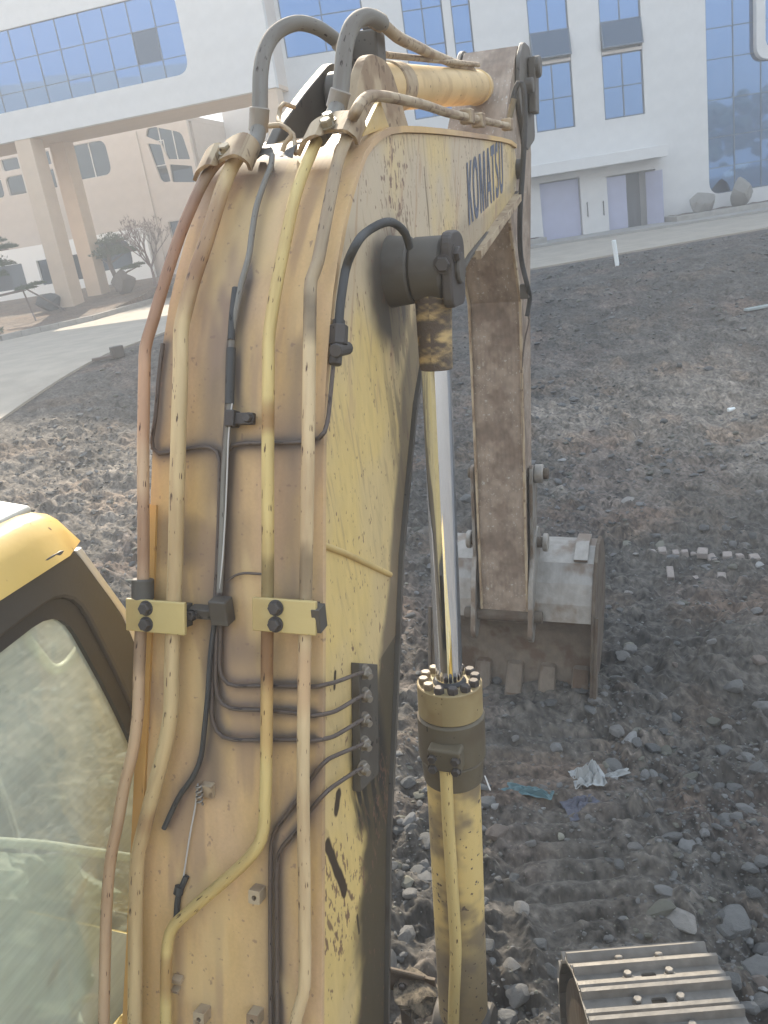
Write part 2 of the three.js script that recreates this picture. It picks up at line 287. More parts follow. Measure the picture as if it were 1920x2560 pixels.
// ------------------------------------------------------------------ ground, paving
{
  const ND = 880, NL = 620, pos = new Float32Array((ND + 1) * (NL + 1) * 3), col = new Float32Array(pos.length), uv = new Float32Array((ND + 1) * (NL + 1) * 2), idx = [];
  const d0 = 1.2, k = Math.log(62 / d0) / ND;
  for (let j = 0; j <= ND; j++) {
    const d = d0 * Math.exp(k * j);
    for (let i = 0; i <= NL; i++) {
      const o = j * (NL + 1) + i, a = (i / NL * 2 - 1), x = a * (0.95 * d + 2.2), z = -d;
      pos[3 * o] = x; pos[3 * o + 1] = ground(x, z); pos[3 * o + 2] = z; uv[2 * o] = x / 2.3; uv[2 * o + 1] = z / 2.3;
      const band = Math.exp(-(((z + 12.6 + 0.06 * x) / 2.2) ** 2)) * ss(0.5, 3, x) + 0.8 * Math.exp(-(((z + 13.2) / 2.6) ** 2)) * ss(-2.5, -4, x);  // paler soil strips that paint in the sunlit ground across the plot
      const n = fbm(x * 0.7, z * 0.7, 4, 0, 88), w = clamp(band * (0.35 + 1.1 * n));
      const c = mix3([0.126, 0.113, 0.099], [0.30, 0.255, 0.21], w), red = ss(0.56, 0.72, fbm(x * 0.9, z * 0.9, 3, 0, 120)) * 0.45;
      const t1 = bedded(x, z, 5.2, 0.30 + 0.3 * fbm(x * 0.8, z * 0.8, 3, 0, 61), 300)[1], t2 = bedded(x, z, 10.5, 0.42 + 0.25 * fbm(x * 0.8, z * 0.8, 3, 0, 61), 320)[1], m = 0.80 + 0.55 * t1 + 0.5 * t2 + 0.8 * (fbm(x * 3.1, z * 3.1, 4, 0, 133) - 0.5) + 0.25 * (n - 0.5), q = mix3(c, [0.20, 0.15, 0.125], red);
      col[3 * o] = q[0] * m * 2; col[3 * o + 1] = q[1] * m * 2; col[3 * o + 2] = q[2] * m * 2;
    }
  }
  for (let j = 0; j < ND; j++) for (let i = 0; i < NL; i++) { const a = j * (NL + 1) + i, b = a + 1, c = a + NL + 1, d = c + 1; idx.push(a, b, c, b, d, c); }
  const g = new THREE.BufferGeometry();
  g.setAttribute('position', new THREE.BufferAttribute(pos, 3)); g.setAttribute('color', new THREE.BufferAttribute(col, 3)); g.setAttribute('uv', new THREE.BufferAttribute(uv, 2));
  g.setIndex(idx); g.computeVertexNormals();
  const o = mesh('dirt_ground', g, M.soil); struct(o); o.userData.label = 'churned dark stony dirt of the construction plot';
}
{
  const N = 150, S = 320, g = new THREE.PlaneGeometry(S, S, N, N); g.rotateX(-Math.PI / 2);
  const p = g.attributes.position; for (let i = 0; i < p.count; i++) p.setY(i, base(p.getX(i), p.getZ(i)) - 0.35);
  g.computeVertexNormals(); boxUV(g, 0.4);
  struct(mesh('terrain', g, mat({ map: T.soil, color: rgb(0.4, 0.38, 0.36), roughness: 1 })));
}
function sheet(name, m, inside, step, lift, thick = 0.12) { // a paved sheet that follows the ground, cut to an outline, with an edge that goes down
  const pts = inside.map((q) => new THREE.Vector2(q[0], q[1])), idx0 = THREE.ShapeUtils.triangulateShape(pts, []), P = [];
  // refine along z so that it follows the slope
  const tris = idx0.map((t) => t.map((i) => [pts[i].x, pts[i].y])); let work = tris;
  for (let r = 0; r < 9; r++) work = work.flatMap((t) => { const L = [0, 1, 2].map((i) => Math.hypot(t[i][0] - t[(i + 1) % 3][0], t[i][1] - t[(i + 1) % 3][1])), i = L.indexOf(Math.max(...L)); if (L[i] < step) return [t]; const a = t[i], b = t[(i + 1) % 3], c = t[(i + 2) % 3], h = [(a[0] + b[0]) / 2, (a[1] + b[1]) / 2]; return [[a, h, c], [h, b, c]]; });
  for (const t of work) { const ar = (t[1][0] - t[0][0]) * (t[2][1] - t[0][1]) - (t[2][0] - t[0][0]) * (t[1][1] - t[0][1]); for (const q of ar > 0 ? [t[0], t[2], t[1]] : t) P.push(q[0], base(q[0], q[1]) + (lift.call ? lift(q[0], q[1]) : lift), q[1]); }
  for (let i = 0; i < pts.length; i++) { const a = pts[i], b = pts[(i + 1) % pts.length], n = Math.ceil(a.distanceTo(b) / 1.5); for (let s = 0; s < n; s++) { const p = a.clone().lerp(b, s / n), q = a.clone().lerp(b, (s + 1) / n), y0 = base(p.x, p.y) + (lift.call ? lift(p.x, p.y) : lift), y1 = base(q.x, q.y) + (lift.call ? lift(q.x, q.y) : lift); P.push(p.x, y0, p.y, q.x, y1, q.y, q.x, y1 - thick, q.y, p.x, y0, p.y, q.x, y1 - thick, q.y, p.x, y0 - thick, p.y); } }
  const g = new THREE.BufferGeometry(); g.setAttribute('position', new THREE.BufferAttribute(new Float32Array(P), 3)); g.computeVertexNormals(); boxUV(g, 0.35);
  return mesh(name, g, m);
}
const road = sheet('road', M.concrete, [[-7.6, -8], [-7.1, -13.5], [-6.9, -15.9], [-6.1, -19.5], [-5.25, -23.3], [-5.0, -25.0], [5.2, -25.3], [13.2, -26.7], [34, -30.3], [34, -33.4], [8.9, -35.2], [3.0, -36.0], [-4, -42], [-4, -60], [-8.3, -46], [-9.1, -40.6], [-10.2, -34.1], [-12.4, -30.8], [-17, -28.5], [-40, -24], [-40, -8]], 1.6, 0.05);
struct(road); road.userData.label = 'pale concrete road between the dirt plot and the buildings';
const apron = sheet('pavement', M.kerb, [[3.0, -36.05], [8.9, -35.25], [34, -33.45], [34, -38], [3, -38]], 3, 0.14, 0.12); struct(apron);
const bed = sheet('planting_bed', M.bedSoil, [[-40, -24.05], [-17, -28.55], [-12.4, -30.85], [-10.2, -34.15], [-9.1, -40.65], [-8.3, -46.1], [-8.3, -53], [-40, -53]], 2, (x, z) => 0.16 + 0.75 * ss(34, 46, -z) + 0.12 * (fbm(x * 0.6, z * 0.6, 2, 0, 201) - 0.5), 0.25); struct(bed);

// ------------------------------------------------------------------ buildings
// a window: its frame and every pane; x, y are the inner lines between panes
function windowUnit(parent, xs, ys, zf, glass, { gap = 0.025, skip = () => false, name = 'window', bars = M.frame, special = () => null } = {}) {
  const w = group(name, parent), fr = [];
  const x0 = xs[0], x1 = xs[xs.length - 1], y0 = ys[0], y1 = ys[ys.length - 1];
  for (const x of xs) fr.push(box(x - gap, x + gap, y0 - gap, y1 + gap, zf - 0.08, zf - 0.02));
  for (const y of ys) for (let i = 0; i + 1 < xs.length; i++) fr.push(box(xs[i] + gap, xs[i + 1] - gap, y - gap * 0.8, y + gap * 0.8, zf - 0.078, zf - 0.024));
  mesh('frame', fr, bars, w);
  for (let i = 0; i + 1 < xs.length; i++) for (let j = 0; j + 1 < ys.length; j++) {
    if (skip(i, j)) continue;
    const a = xs[i] + gap, b = xs[i + 1] - gap, c = ys[j] + gap * 0.8, d = ys[j + 1] - gap * 0.8, sp = special(i, j);
    const g = new THREE.BoxGeometry(b - a, d - c, 0.012), p = mesh('pane', boxUV(g), sp || glass, w);
    p.position.set((a + b) / 2, (c + d) / 2, zf - 0.05); p.rotation.set(rr(-0.004, 0.004), rr(-0.004, 0.004), 0);
  }
  return w;
}
const rect = (x0, x1, y0, y1) => [[x0, y0], [x1, y0], [x1, y1], [x0, y1]];
{ // the tall office block straight ahead: metres from its own corner at x = -1.6, y up from the paving, z forward of the facade
  const b = group('office_building'); b.position.set(-1.6, PL, -38);
  tag(b, 'tall white office block with narrow blue windows and a rounded glass curtain wall', 'building');
  const X = (x) => x + 1.6, Y = (y) => y - PL, top = 20.9;
  const wins = [];
  const floors = [0, 5.3, 10.6];
  const strips = [[-0.98, 2.3, 10.58], [3.84, 5.47, 7.6], [5.80, 6.58, 7.5], [8.83, 10.47, 6.38], [11.72, 13.42, 6.45]];
  const holes = [];
  for (const [x0, x1, y0] of strips) holes.push(rect(X(x0), X(x1), Y(y0), 20.0));
  holes.push(rect(X(8.74), X(10.48), -0.3, Y(4.4)), rect(X(11.63), X(13.74), -0.3, Y(4.25)));
  holes.push(roundPoly(rect(X(16.05), X(27.5), Y(2.83), 20.0), [0.55, 0.55, 0.55, 0.55], 8));
  mesh('facade', wallSheet([[0, -0.6], [34, -0.6], [34, top], [0, top]], holes, 0, 0.35), M.white, b);
  mesh('body', [box(0.05, 33.95, -0.6, top - 0.4, -20, -0.9), box(0, 34, top - 0.4, top - 0.05, -20, -0.36)], M.white, b);
  // window strips: lower fixed light, sill band, an awning light pushed open, upper lights
  const strip = (x0, x1, y0, awn, yTop = 20.0) => {
    const xm = (x0 + x1) / 2, A = X(x0) + 0.03, B = X(x1) - 0.03, C = X(xm);
    if (!awn) { const ys = []; for (let y = Y(y0) + 0.03; y < yTop - 0.4; y += 1.32) ys.push(y); ys.push(yTop - 0.03); windowUnit(b, x1 - x0 < 1 ? [A, B] : [A, C, B], ys, -0.06, M.glass); return; }
    windowUnit(b, [A, C, B], [Y(y0) + 0.03, Y(y0) + 1.2, Y(8.86)], -0.06, M.glass);
    mesh('sill', box(A, B, Y(8.86) + 0.03, Y(9.0), -0.12, 0.02), M.cream, b);
    const w = group('awning_window', b); w.position.set(C, Y(10.05), 0.0); w.rotation.x = -0.2;
    mesh('frame', [box(A - C - 0.02, B - C + 0.02, -0.98, -0.93, -0.03, 0.03), box(A - C - 0.02, A - C + 0.03, -0.93, 0, -0.03, 0.03), box(B - C - 0.03, B - C + 0.02, -0.93, 0, -0.03, 0.03)], M.frame, w);
    mesh('pane', box(A - C + 0.03, B - C - 0.03, -0.93, 0, -0.012, 0.012), M.darkGlass, w);
    windowUnit(b, [A, C, B], [Y(10.08), Y(11.3), Y(12.6), Y(13.9), Y(15.2), Y(16.5), Y(17.8), Y(19.1), Y(20.4), yTop - 0.03], -0.06, M.glass);
  };
  strip(...strips[0]); strip(...strips[1]); strip(...strips[2]); strip(...strips[3], true); strip(...strips[4], true);
  // curtain wall
  const cx = [16.08, 17.21, 18.37, 19.53, 20.69, 21.85, 23.0, 24.2, 25.3, 26.4, 27.47].map(X), cy = [2.86, 3.9, 5.1, 6.56, 8.1, 9.24, 10.6, 12, 13.4, 14.8, 16.2, 17.6, 19.0, 21.92].map(Y);
  windowUnit(b, cx, cy, -0.08, M.glass, { name: 'curtain_wall', gap: 0.022 });
  { const o = roundPoly(rect(X(18.05), X(22.6), Y(7.75), 19.2), 0.6, 8), i = roundPoly(rect(X(18.42), X(22.2), Y(8.15), 18.8), 0.4, 8).reverse(), g = new THREE.ExtrudeGeometry(shapeOf(o, [i]), { depth: 0.3, bevelEnabled: false }); g.translate(0, 0, -0.1); mesh('window_surround', boxUV(g), M.white, b); }
  // canopy and doors
  mesh('canopy', box(X(1.0), X(14.0), Y(4.66), Y(5.12), 0.005, 0.9, 0.02), M.white, b);
  const dr = (x0, x1, y1, m, nm, z0 = -0.2) => mesh(nm, box(X(x0), X(x1), -0.02, Y(y1), z0 - 0.06, z0, 0.01), m, b);
  dr(8.78, 10.46, 4.36, M.lilac, 'door'); dr(11.67, 12.52, 4.2, M.lilac, 'door'); 
  mesh('doorway', box(X(12.52), X(13.3), -0.02, Y(4.2), -0.85, -0.8), M.darkOpening, b);  // dark panel that paints in the unlit interior behind the open door
  { const d = mesh('door', box(0, 0.8, 0, Y(4.17), -0.05, 0, 0.01), M.lilac, b); d.position.set(X(13.33), 0, -0.1); d.rotation.y = -0.9; }
  for (const [x, y] of [[10.72, 3.05], [11.42, 3.0]]) mesh('handle', [cyl([X(x), Y(y) - 0.3, 0.05], [X(x), Y(y) + 0.3, 0.05], 0.02, 0.02, 8), box(X(x) - 0.02, X(x) + 0.02, Y(y) + 0.22, Y(y) + 0.26, 0, 0.05), box(X(x) - 0.02, X(x) + 0.02, Y(y) - 0.26, Y(y) - 0.22, 0, 0.05)], M.boltDark, b);
  mesh('plinth', box(X(14.2), X(30), -0.3, 0.28, 0.004, 0.1, 0.01), M.cream, b);
}
const leftFrame = new THREE.Matrix4().makeRotationY(-R(14.7)).setPosition(-1.496, 1.650, -36.500);
{ // the raised block on columns at the left; metres along its facade, negative to the left
  const b = group('bridge_building'); b.position.setFromMatrixPosition(leftFrame); b.rotation.y = -R(14.7);
  tag(b, 'raised cream office block on columns with a long ribbon of blue glass, spanning the road', 'building');
  const hole = roundPoly(rect(-30, -3.47, 8.86, 11.79), [0.55, 0.55, 0.55, 0.55], 8);
  mesh('facade', wallSheet([[-34, 7.75], [-0.02, 7.75], [-0.02, 14.3], [-34, 14.3]], [hole], 0, 0.3), M.white, b);
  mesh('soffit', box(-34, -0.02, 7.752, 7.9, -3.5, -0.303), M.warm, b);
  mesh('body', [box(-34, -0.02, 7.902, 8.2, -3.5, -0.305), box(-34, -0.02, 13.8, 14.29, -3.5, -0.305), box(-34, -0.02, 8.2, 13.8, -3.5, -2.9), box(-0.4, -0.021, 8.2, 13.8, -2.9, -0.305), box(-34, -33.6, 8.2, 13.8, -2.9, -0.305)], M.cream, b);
  const xs = []; for (let i = 0; i < 25; i++) xs.push(-3.45 - i * 1.068); xs.reverse();
  windowUnit(b, xs, [8.84, 9.53, 10.68, 11.81], -0.06, M.glass, { name: 'ribbon_window', gap: 0.018, special: (i, j) => (i === 22 && j === 1 ? M.darkGlass : null) });
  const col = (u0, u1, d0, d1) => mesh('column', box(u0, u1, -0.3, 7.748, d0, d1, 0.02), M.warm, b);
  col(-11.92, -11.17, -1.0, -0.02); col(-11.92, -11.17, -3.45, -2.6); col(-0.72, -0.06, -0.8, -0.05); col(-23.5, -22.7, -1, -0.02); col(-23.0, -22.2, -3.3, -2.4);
  for (const [u, d] of [[-11.54, -0.5], [-11.54, -3.0]]) mesh('column_foot', box(u - 0.5, u + 0.55, -0.3, 0.36, d - 0.6, d + 0.62, 0.03), M.kerb, b);
}
{ // the low wing behind it
  const b = group('office_wing'); b.position.setFromMatrixPosition(leftFrame); b.rotation.y = -R(14.7); b.translateZ(-12);
  tag(b, 'low pale office wing with rounded porthole windows, seen under the raised block', 'building');
  const port = [ // outline corners in metres on the wall
    [roundPoly(rect(-16.32, -14.13, 7.0, 8.82), [0.05, 0.5, 0.5, 0.05]), [-16.32, -14.13, 7.0, 8.82], 2, 1],
    [roundPoly(rect(-20.9, -19.75, 8.18, 8.82), [0.25, 0.05, 0.05, 0.05]), [-20.9, -19.75, 8.18, 8.82], 1, 1],
    [roundPoly(rect(-20.9, -19.75, 6.85, 7.88), [0.05, 0.05, 0.05, 0.3]), [-20.9, -19.75, 6.85, 7.88], 1, 1],
    [roundPoly(rect(-22.9, -21.2, 6.85, 8.82), 0.3), [-22.9, -21.2, 6.85, 8.82], 2, 2],
    [rect(-18.3, -17.7, 8.1, 8.82), [-18.3, -17.7, 8.1, 8.82], 1, 1],
    [rect(-18.3, -17.7, 6.85, 7.86), [-18.3, -17.7, 6.85, 7.86], 1, 1],
    [roundPoly([[-11.62, 8.55], [-11.45, 8.93], [-11.0, 8.93], [-9.5, 8.4], [-9.32, 7.0], [-10.6, 7.22], [-10.85, 8.12]], [0.05, 0.15, 0.1, 0.3, 0.08, 0.05, 0.2]), [-11.65, -9.3, 6.98, 8.95], 3, 1],
    [roundPoly([[-11.63, 8.2], [-10.87, 8.0], [-10.74, 6.08], [-11.3, 6.1]], [0.05, 0.05, 0.05, 0.3]), [-11.65, -10.72, 6.05, 8.22], 1, 1],
    [roundPoly([[-10.58, 6.95], [-9.31, 6.66], [-9.33, 5.82], [-10.65, 6.03]], 0.05), [-10.68, -9.3, 5.8, 6.97], 1, 1],
    [rect(-11.42, -9.5, 2.6, 4.02), [-11.42, -9.5, 2.6, 4.02], 2, 1],
  ];
  mesh('wall', wallSheet([[-40, -0.4], [-9.1, -0.4], [-9.1, 9.25], [-40, 9.25]], port.map((p) => p[0]), 0, 0.3), M.cream, b);
  mesh('body', [box(-40, -9.1, -0.4, 8.95, -8, -0.7), box(-40, -9.1, 8.96, 9.24, -8, -0.305)], M.cream, b);
  for (const [, [x0, x1, y0, y1], nx, ny] of port) { const xs = [], ys = []; for (let i = 0; i <= nx; i++) xs.push(lerp(x0, x1, i / nx)); for (let j = 0; j <= ny; j++) ys.push(lerp(y0, y1, j / ny)); windowUnit(b, xs, ys, -0.1, M.darkGlass, { bars: M.white, gap: 0.03 }); }
  mesh('pilaster', box(-12.55, -12.1, -0.3, 8.9, 0.004, 0.12, 0.01), M.cream, b);
  mesh('annex_wall', box(-9.08, -1.2, -0.4, 10.3, -8, -5.5), M.white, b);
  // glossy white ground-floor panels with their own windows
  const ph = [roundPoly(rect(-16.1, -13.85, 1.95, 3.45), [0.1, 0.45, 0.45, 0.1]), rect(-20.0, -18.3, 1.7, 3.1), rect(-17.9, -17.0, 1.7, 3.1), rect(-24, -21, 1.7, 3.1)];
  const g = wallSheet([[-40, -0.3], [-12.7, -0.3], [-12.7, 3.95], [-40, 3.95]], ph, 0.55, 0.2); const pm = mesh('shop_front', g, mat({ color: rgb(0.88, 0.90, 0.90), roughness: 0.22 }), b);
  for (const [x0, x1, y0, y1] of [[-16.15, -13.8, 1.9, 3.5], [-20.05, -18.25, 1.65, 3.15], [-17.95, -16.95, 1.65, 3.15], [-24.05, -20.95, 1.65, 3.15]]) windowUnit(b, [x0, x1], [y0, y1], 0.42, M.darkGlass);
}
// kerbs and planters by the office doors
function kerbLine(name, label, pts, w, h) {
  const gs = []; for (let i = 0; i + 1 < pts.length; i++) { const [ax, az] = pts[i], [bx, bz] = pts[i + 1], L = Math.hypot(bx - ax, bz - az), n = Math.max(1, Math.round(L / 0.8)); for (let k = 0; k < n; k++) { const t = (k + 0.5) / n, x = lerp(ax, bx, t), z = lerp(az, bz, t), g = new RoundedBoxGeometry(L / n - 0.012, h, w, 2, 0.02); g.rotateY(-Math.atan2(bz - az, bx - ax)); g.translate(x, base(x, z) + h / 2 - 0.05, z); gs.push(boxUV(g)); } }
  const r = group(name); tag(r, label, 'kerb'); for (const g of gs) mesh('kerb_stone', g, M.kerb, r); return r;
}
kerbLine('kerb', 'pale kerb stones edging the planting bed beside the columns', [[-22, -27.15], [-17, -28.4], [-12.4, -30.7], [-10.1, -34.1], [-9.0, -40.5]], 0.16, 0.3);
function planter(label, x0, x1, z0, z1) {
  const r = group('planter'); tag(r, label, 'planter');
  mesh('kerb', [box(x0, x1, PL + 0.1, PL + 0.36, z1 - 0.16, z1, 0.03), box(x0, x0 + 0.16, PL + 0.1, PL + 0.36, z0, z1 - 0.163, 0.03), box(x1 - 0.16, x1, PL + 0.1, PL + 0.36, z0, z1 - 0.163, 0.03)], M.kerb, r);
  const g = new THREE.PlaneGeometry(x1 - x0 - 0.33, z1 - z0 - 0.17, 40, 20); g.rotateX(-Math.PI / 2); g.translate((x0 + x1) / 2, 0, (z0 + z1) / 2 - 0.08); const p = g.attributes.position;
  for (let i = 0; i < p.count; i++) p.setY(i, PL + 0.33 + 0.16 * (fbm(p.getX(i) * 2, p.getZ(i) * 2, 3, 0, 5) - 0.4)); g.computeVertexNormals();
  mesh('soil', boxUV(g, 0.4), M.bedSoil, r);
}
planter('long kerbed planter bed with boulders under the curtain wall', 13.95, 31, -37.9, -36.3);
planter('short kerbed planter bed left of the lilac doors', 3.6, 8.5, -37.9, -36.4);
function rockGeo(r, detail, rough, flat, sd) {
  let g = new THREE.IcosahedronGeometry(1, detail); g.deleteAttribute('uv'); g.deleteAttribute('normal'); g = mergeVertices(g, 1e-4);
  const p = g.attributes.position, v = new THREE.Vector3(), cuts = []; seed = sd; for (let i = 0; i < 11; i++) cuts.push([new THREE.Vector3(rr(-1, 1), rr(-0.7, 1), rr(-1, 1)).normalize(), rr(0.56, 0.88)]);
  const sx = rr(0.8, 1.25), sz = rr(0.7, 1.1);
  for (let i = 0; i < p.count; i++) {
    v.fromBufferAttribute(p, i); const n = vn3(v.x * 1.6 + sd, v.y * 1.6, v.z * 1.6, 3) - 0.5, m = vn3(v.x * 4.5 + sd, v.y * 4.5, v.z * 4.5, 5) - 0.5 + 0.5 * (vn3(v.x * 10 + sd, v.y * 10, v.z * 10, 9) - 0.5);
    v.multiplyScalar(1 + rough * n + rough * 0.35 * m);
    for (const [d, k] of cuts) { const t = v.dot(d); if (t > k) v.addScaledVector(d, (k - t) * 0.85); }
    p.setXYZ(i, v.x * sx * r, v.y * flat * r, v.z * sz * r);
  }
  const q = toCreasedNormals(g, detail > 2 ? 0.42 : 0.32); return boxUV(q);
}
const rockMat = (k) => { const m = M.rock.clone(); m.color.setRGB(k[0], k[1], k[2]); return m; };
const RM = [[0.135, 0.135, 0.132], [0.175, 0.17, 0.162], [0.11, 0.112, 0.112], [0.27, 0.255, 0.235], [0.17, 0.14, 0.12]].map(rockMat);
function boulder(name, label, x, y, z, r, flat, sd, m, tall = 1) { const o = mesh(name, rockGeo(r, 4, 0.5, flat, sd), m); o.position.set(x, y, z); o.scale.y = tall; tag(o, label, 'boulder'); return o; }
boulder('boulder', 'leaning grey boulder in the planter beside the open lilac door', 15.3, PL + 0.66, -37.0, 0.62, 0.95, 11, RM[3]);
boulder('boulder', 'upright pointed standing stone in front of the curtain wall corner', 17.0, PL + 0.85, -37.0, 0.5, 1.15, 17, RM[3], 1.25);
// ------------------------------------------------------------------ plants in the bed
const bedTop = (x, z) => base(x, z) + 0.16 + 0.75 * ss(34, 46, -z) + 0.12 * (fbm(x * 0.6, z * 0.6, 2, 0, 201) - 0.5);
function limb(a, b, r0, r1, seg = 6) { const L = V(a).distanceTo(V(b)), g = new THREE.CylinderGeometry(r1, r0, L, seg, 1, true); g.translate(0, L / 2, 0); return boxUV(along(g, a, b)); }
{
  const x0 = -9.1, z0 = -42, y0 = bedTop(x0, z0), t = group('bare_tree'); t.position.set(x0, y0, z0);
  tag(t, 'leafless spreading young tree on the brown bank beside the office wing', 'tree'); seed = 771;
  const thick = [], thin = [];
  const grow = (p, d, L, r, lv) => {
    let q = p; const n = 3, dd = d.clone();
    for (let i = 0; i < n; i++) { dd.add(new THREE.Vector3(rr(-0.12, 0.12), rr(-0.02, 0.14), rr(-0.12, 0.12))).normalize(); const e = q.clone().addScaledVector(dd, L / n); (lv < 2 ? thick : thin).push(limb(q.toArray(), e.toArray(), r * (1 - i * 0.12), r * (1 - (i + 1) * 0.12), lv < 2 ? 7 : 4)); q = e; }
    if (lv >= 5) { for (let k = 0; k < 3; k++) thin.push(limb(q.toArray(), q.clone().add(new THREE.Vector3(rr(-0.1, 0.1), rr(0, 0.16), rr(-0.1, 0.1))).toArray(), 0.011, 0.006, 3)); return; }
    const kids = lv === 0 ? 6 : lv < 3 ? 3 : 2;
    for (let k = 0; k < kids; k++) { const a = (k + rr(0, 0.7)) / kids * 6.283, s = lv === 0 ? rr(0.5, 0.85) : rr(0.35, 0.75), u = new THREE.Vector3(Math.cos(a), 0, Math.sin(a)).multiplyScalar(s).addScaledVector(dd, 1).add(new THREE.Vector3(0, 0.12, 0)).normalize(); grow(q, u, L * rr(0.62, 0.86), r * 0.58, lv + 1); }
  };
  grow(new THREE.Vector3(0, -0.1, 0), new THREE.Vector3(0.08, 1, 0), 0.95, 0.085, 0);
  mesh('trunk', thick, M.twig, t); mesh('crown', thin, M.twig, t);
}
function pine(label, x0, z0, trunk, pads, sd) {
  const t = group('pine_tree'), y0 = bedTop(x0, z0); t.position.set(x0, y0, z0); tag(t, label, 'pine tree'); seed = sd;
  const tr = [tube(trunk, 0.11, 8, 24)];
  for (const [px, py, pz] of pads) { let best = trunk[0]; for (const q of trunk) if (Math.abs(q[1] - py + 0.25) < Math.abs(best[1] - py + 0.25)) best = q; tr.push(limb(best, [px, py - 0.06, pz], 0.05, 0.02, 6)); }
  mesh('trunk', tr, M.bark, t);
  const P = [];
  for (const [px, py, pz, r, h] of pads) { const n = Math.round(900 * r * r + 160); for (let i = 0; i < n; i++) {
    const a = rr(0, 6.283), q = Math.sqrt(rnd()) * r, bump = 0.7 + 0.5 * vn(Math.cos(a) * 2 + px * 3, Math.sin(a) * 2 + pz * 3 + q * 3, 0, 8), c = [px + Math.cos(a) * q * bump, py + h * (1 - (q / r) ** 2) * rr(-0.15, 1) * bump, pz + Math.sin(a) * q * bump];
    for (let k = 0; k < 2; k++) { const d = new THREE.Vector3(rr(-1, 1), rr(-0.2, 1), rr(-1, 1)).normalize().multiplyScalar(rr(0.07, 0.14)), w = new THREE.Vector3(rr(-1, 1), rr(-1, 1), rr(-1, 1)).cross(d).normalize().multiplyScalar(0.022); P.push(c[0] - w.x, c[1] - w.y, c[2] - w.z, c[0] + w.x, c[1] + w.y, c[2] + w.z, c[0] + d.x, c[1] + d.y, c[2] + d.z); }
  } }
  const g = new THREE.BufferGeometry(); g.setAttribute('position', new THREE.BufferAttribute(new Float32Array(P), 3)); g.computeVertexNormals(); mesh('crown', boxUV(g), M.needle, t);
}
pine('leaning cloud-pruned dark pine held up by props, left of the columns', -14.9, -37.2, [[-1.0, -0.1, 0], [-0.7, 0.5, 0.05], [-0.15, 1.1, 0.1], [0.1, 1.9, 0], [-0.2, 2.9, 0], [-0.4, 3.5, 0]],
  [[0.25, 1.9, 0.2, 0.85, 0.5], [-0.75, 1.6, 0.3, 0.8, 0.5], [0.6, 2.3, 0, 0.7, 0.4], [-0.2, 2.45, -0.3, 0.8, 0.4], [-0.6, 3.35, 0, 0.75, 0.3], [0.55, 3.25, 0, 0.65, 0.28], [1.3, 2.95, 0.1, 0.5, 0.2], [-1.3, 3.7, 0, 0.6, 0.25], [1.6, 1.25, 0.3, 0.5, 0.15], [2.1, 1.35, 0.3, 0.4, 0.1]], 41);
pine('rounded dark green pine just right of the columns beside a brown boulder', -11.0, -42.4, [[0, -0.1, 0], [0.06, 0.6, 0], [-0.05, 1.3, 0], [0.05, 2.2, 0]],
  [[0.1, 1.75, 0, 0.95, 0.6], [0.75, 1.7, 0.2, 0.75, 0.5], [0.3, 2.25, 0, 0.75, 0.45], [0.9, 0.95, 0.2, 0.5, 0.15], [1.3, 1.05, 0.2, 0.4, 0.12], [-0.5, 1.6, -0.2, 0.6, 0.5]], 43);
for (const [a, b, l] of [[[-13.85, 3.6, -38], [-13.1, 1.95, -36.6], 'long slanting timber prop in front of the leaning pine'], [[-13.8, 3.55, -38.05], [-12.2, 2.1, -38.6], 'short timber prop slanting right, behind the long one']]) { const o = mesh('tree_prop', cyl(a, b, 0.035, 0.04, 10), M.bark); tag(o, l, 'prop'); }
{ const y = bedTop(-10.5, -40.9); boulder('boulder', 'large rounded brown boulder at the foot of the bare tree', -10.35, y + 0.45, -41.2, 0.62, 1.0, 23, RM[4]); }
boulder('boulder', 'squat grey boulder left of the two columns in the planting bed', -13.3, bedTop(-13.3, -39) + 0.3, -39.2, 0.62, 0.75, 29, RM[2]);
{ // low shrubs along the bed
  const shrub = (label, x, z, r, h, sd, m) => { const t = group('shrub'); t.position.set(x, bedTop(x, z), z); tag(t, label, 'shrub'); seed = sd; const P = []; for (let i = 0; i < 900; i++) { const a = rr(0, 6.283), q = Math.sqrt(rnd()) * r, y = h * rnd() * (1 - 0.6 * (q / r)); const c = [Math.cos(a) * q, y, Math.sin(a) * q], d = new THREE.Vector3(rr(-1, 1), rr(0.2, 1), rr(-1, 1)).normalize().multiplyScalar(rr(0.06, 0.13)), w = new THREE.Vector3(rr(-1, 1), rr(-1, 1), rr(-1, 1)).cross(d).normalize().multiplyScalar(0.02); P.push(c[0] - w.x, c[1] - w.y, c[2] - w.z, c[0] + w.x, c[1] + w.y, c[2] + w.z, c[0] + d.x, c[1] + d.y, c[2] + d.z); }
    const g = new THREE.BufferGeometry(); g.setAttribute('position', new THREE.BufferAttribute(new Float32Array(P), 3)); g.computeVertexNormals(); mesh('foliage', boxUV(g), m, t);
    const st = []; for (let i = 0; i < 6; i++) st.push(limb([0, -0.05, 0], [rr(-r, r) * 0.6, h * rr(0.4, 0.8), rr(-r, r) * 0.6], 0.012, 0.006, 4)); mesh('stem', st, M.twig, t); };
  shrub('low dark shrub beside the kerb near the left edge', -13.9, -32.6, 0.9, 0.55, 51, M.needle);
  shrub('dry yellowish shrub behind the kerb at the far left', -15.2, -32.2, 0.9, 0.45, 53, mat({ color: rgb(0.20, 0.17, 0.07), roughness: 0.9, side: THREE.DoubleSide }));
  shrub('brown twiggy shrub between boulder and column', -13.0, -40.6, 0.6, 0.8, 57, M.twig);
}
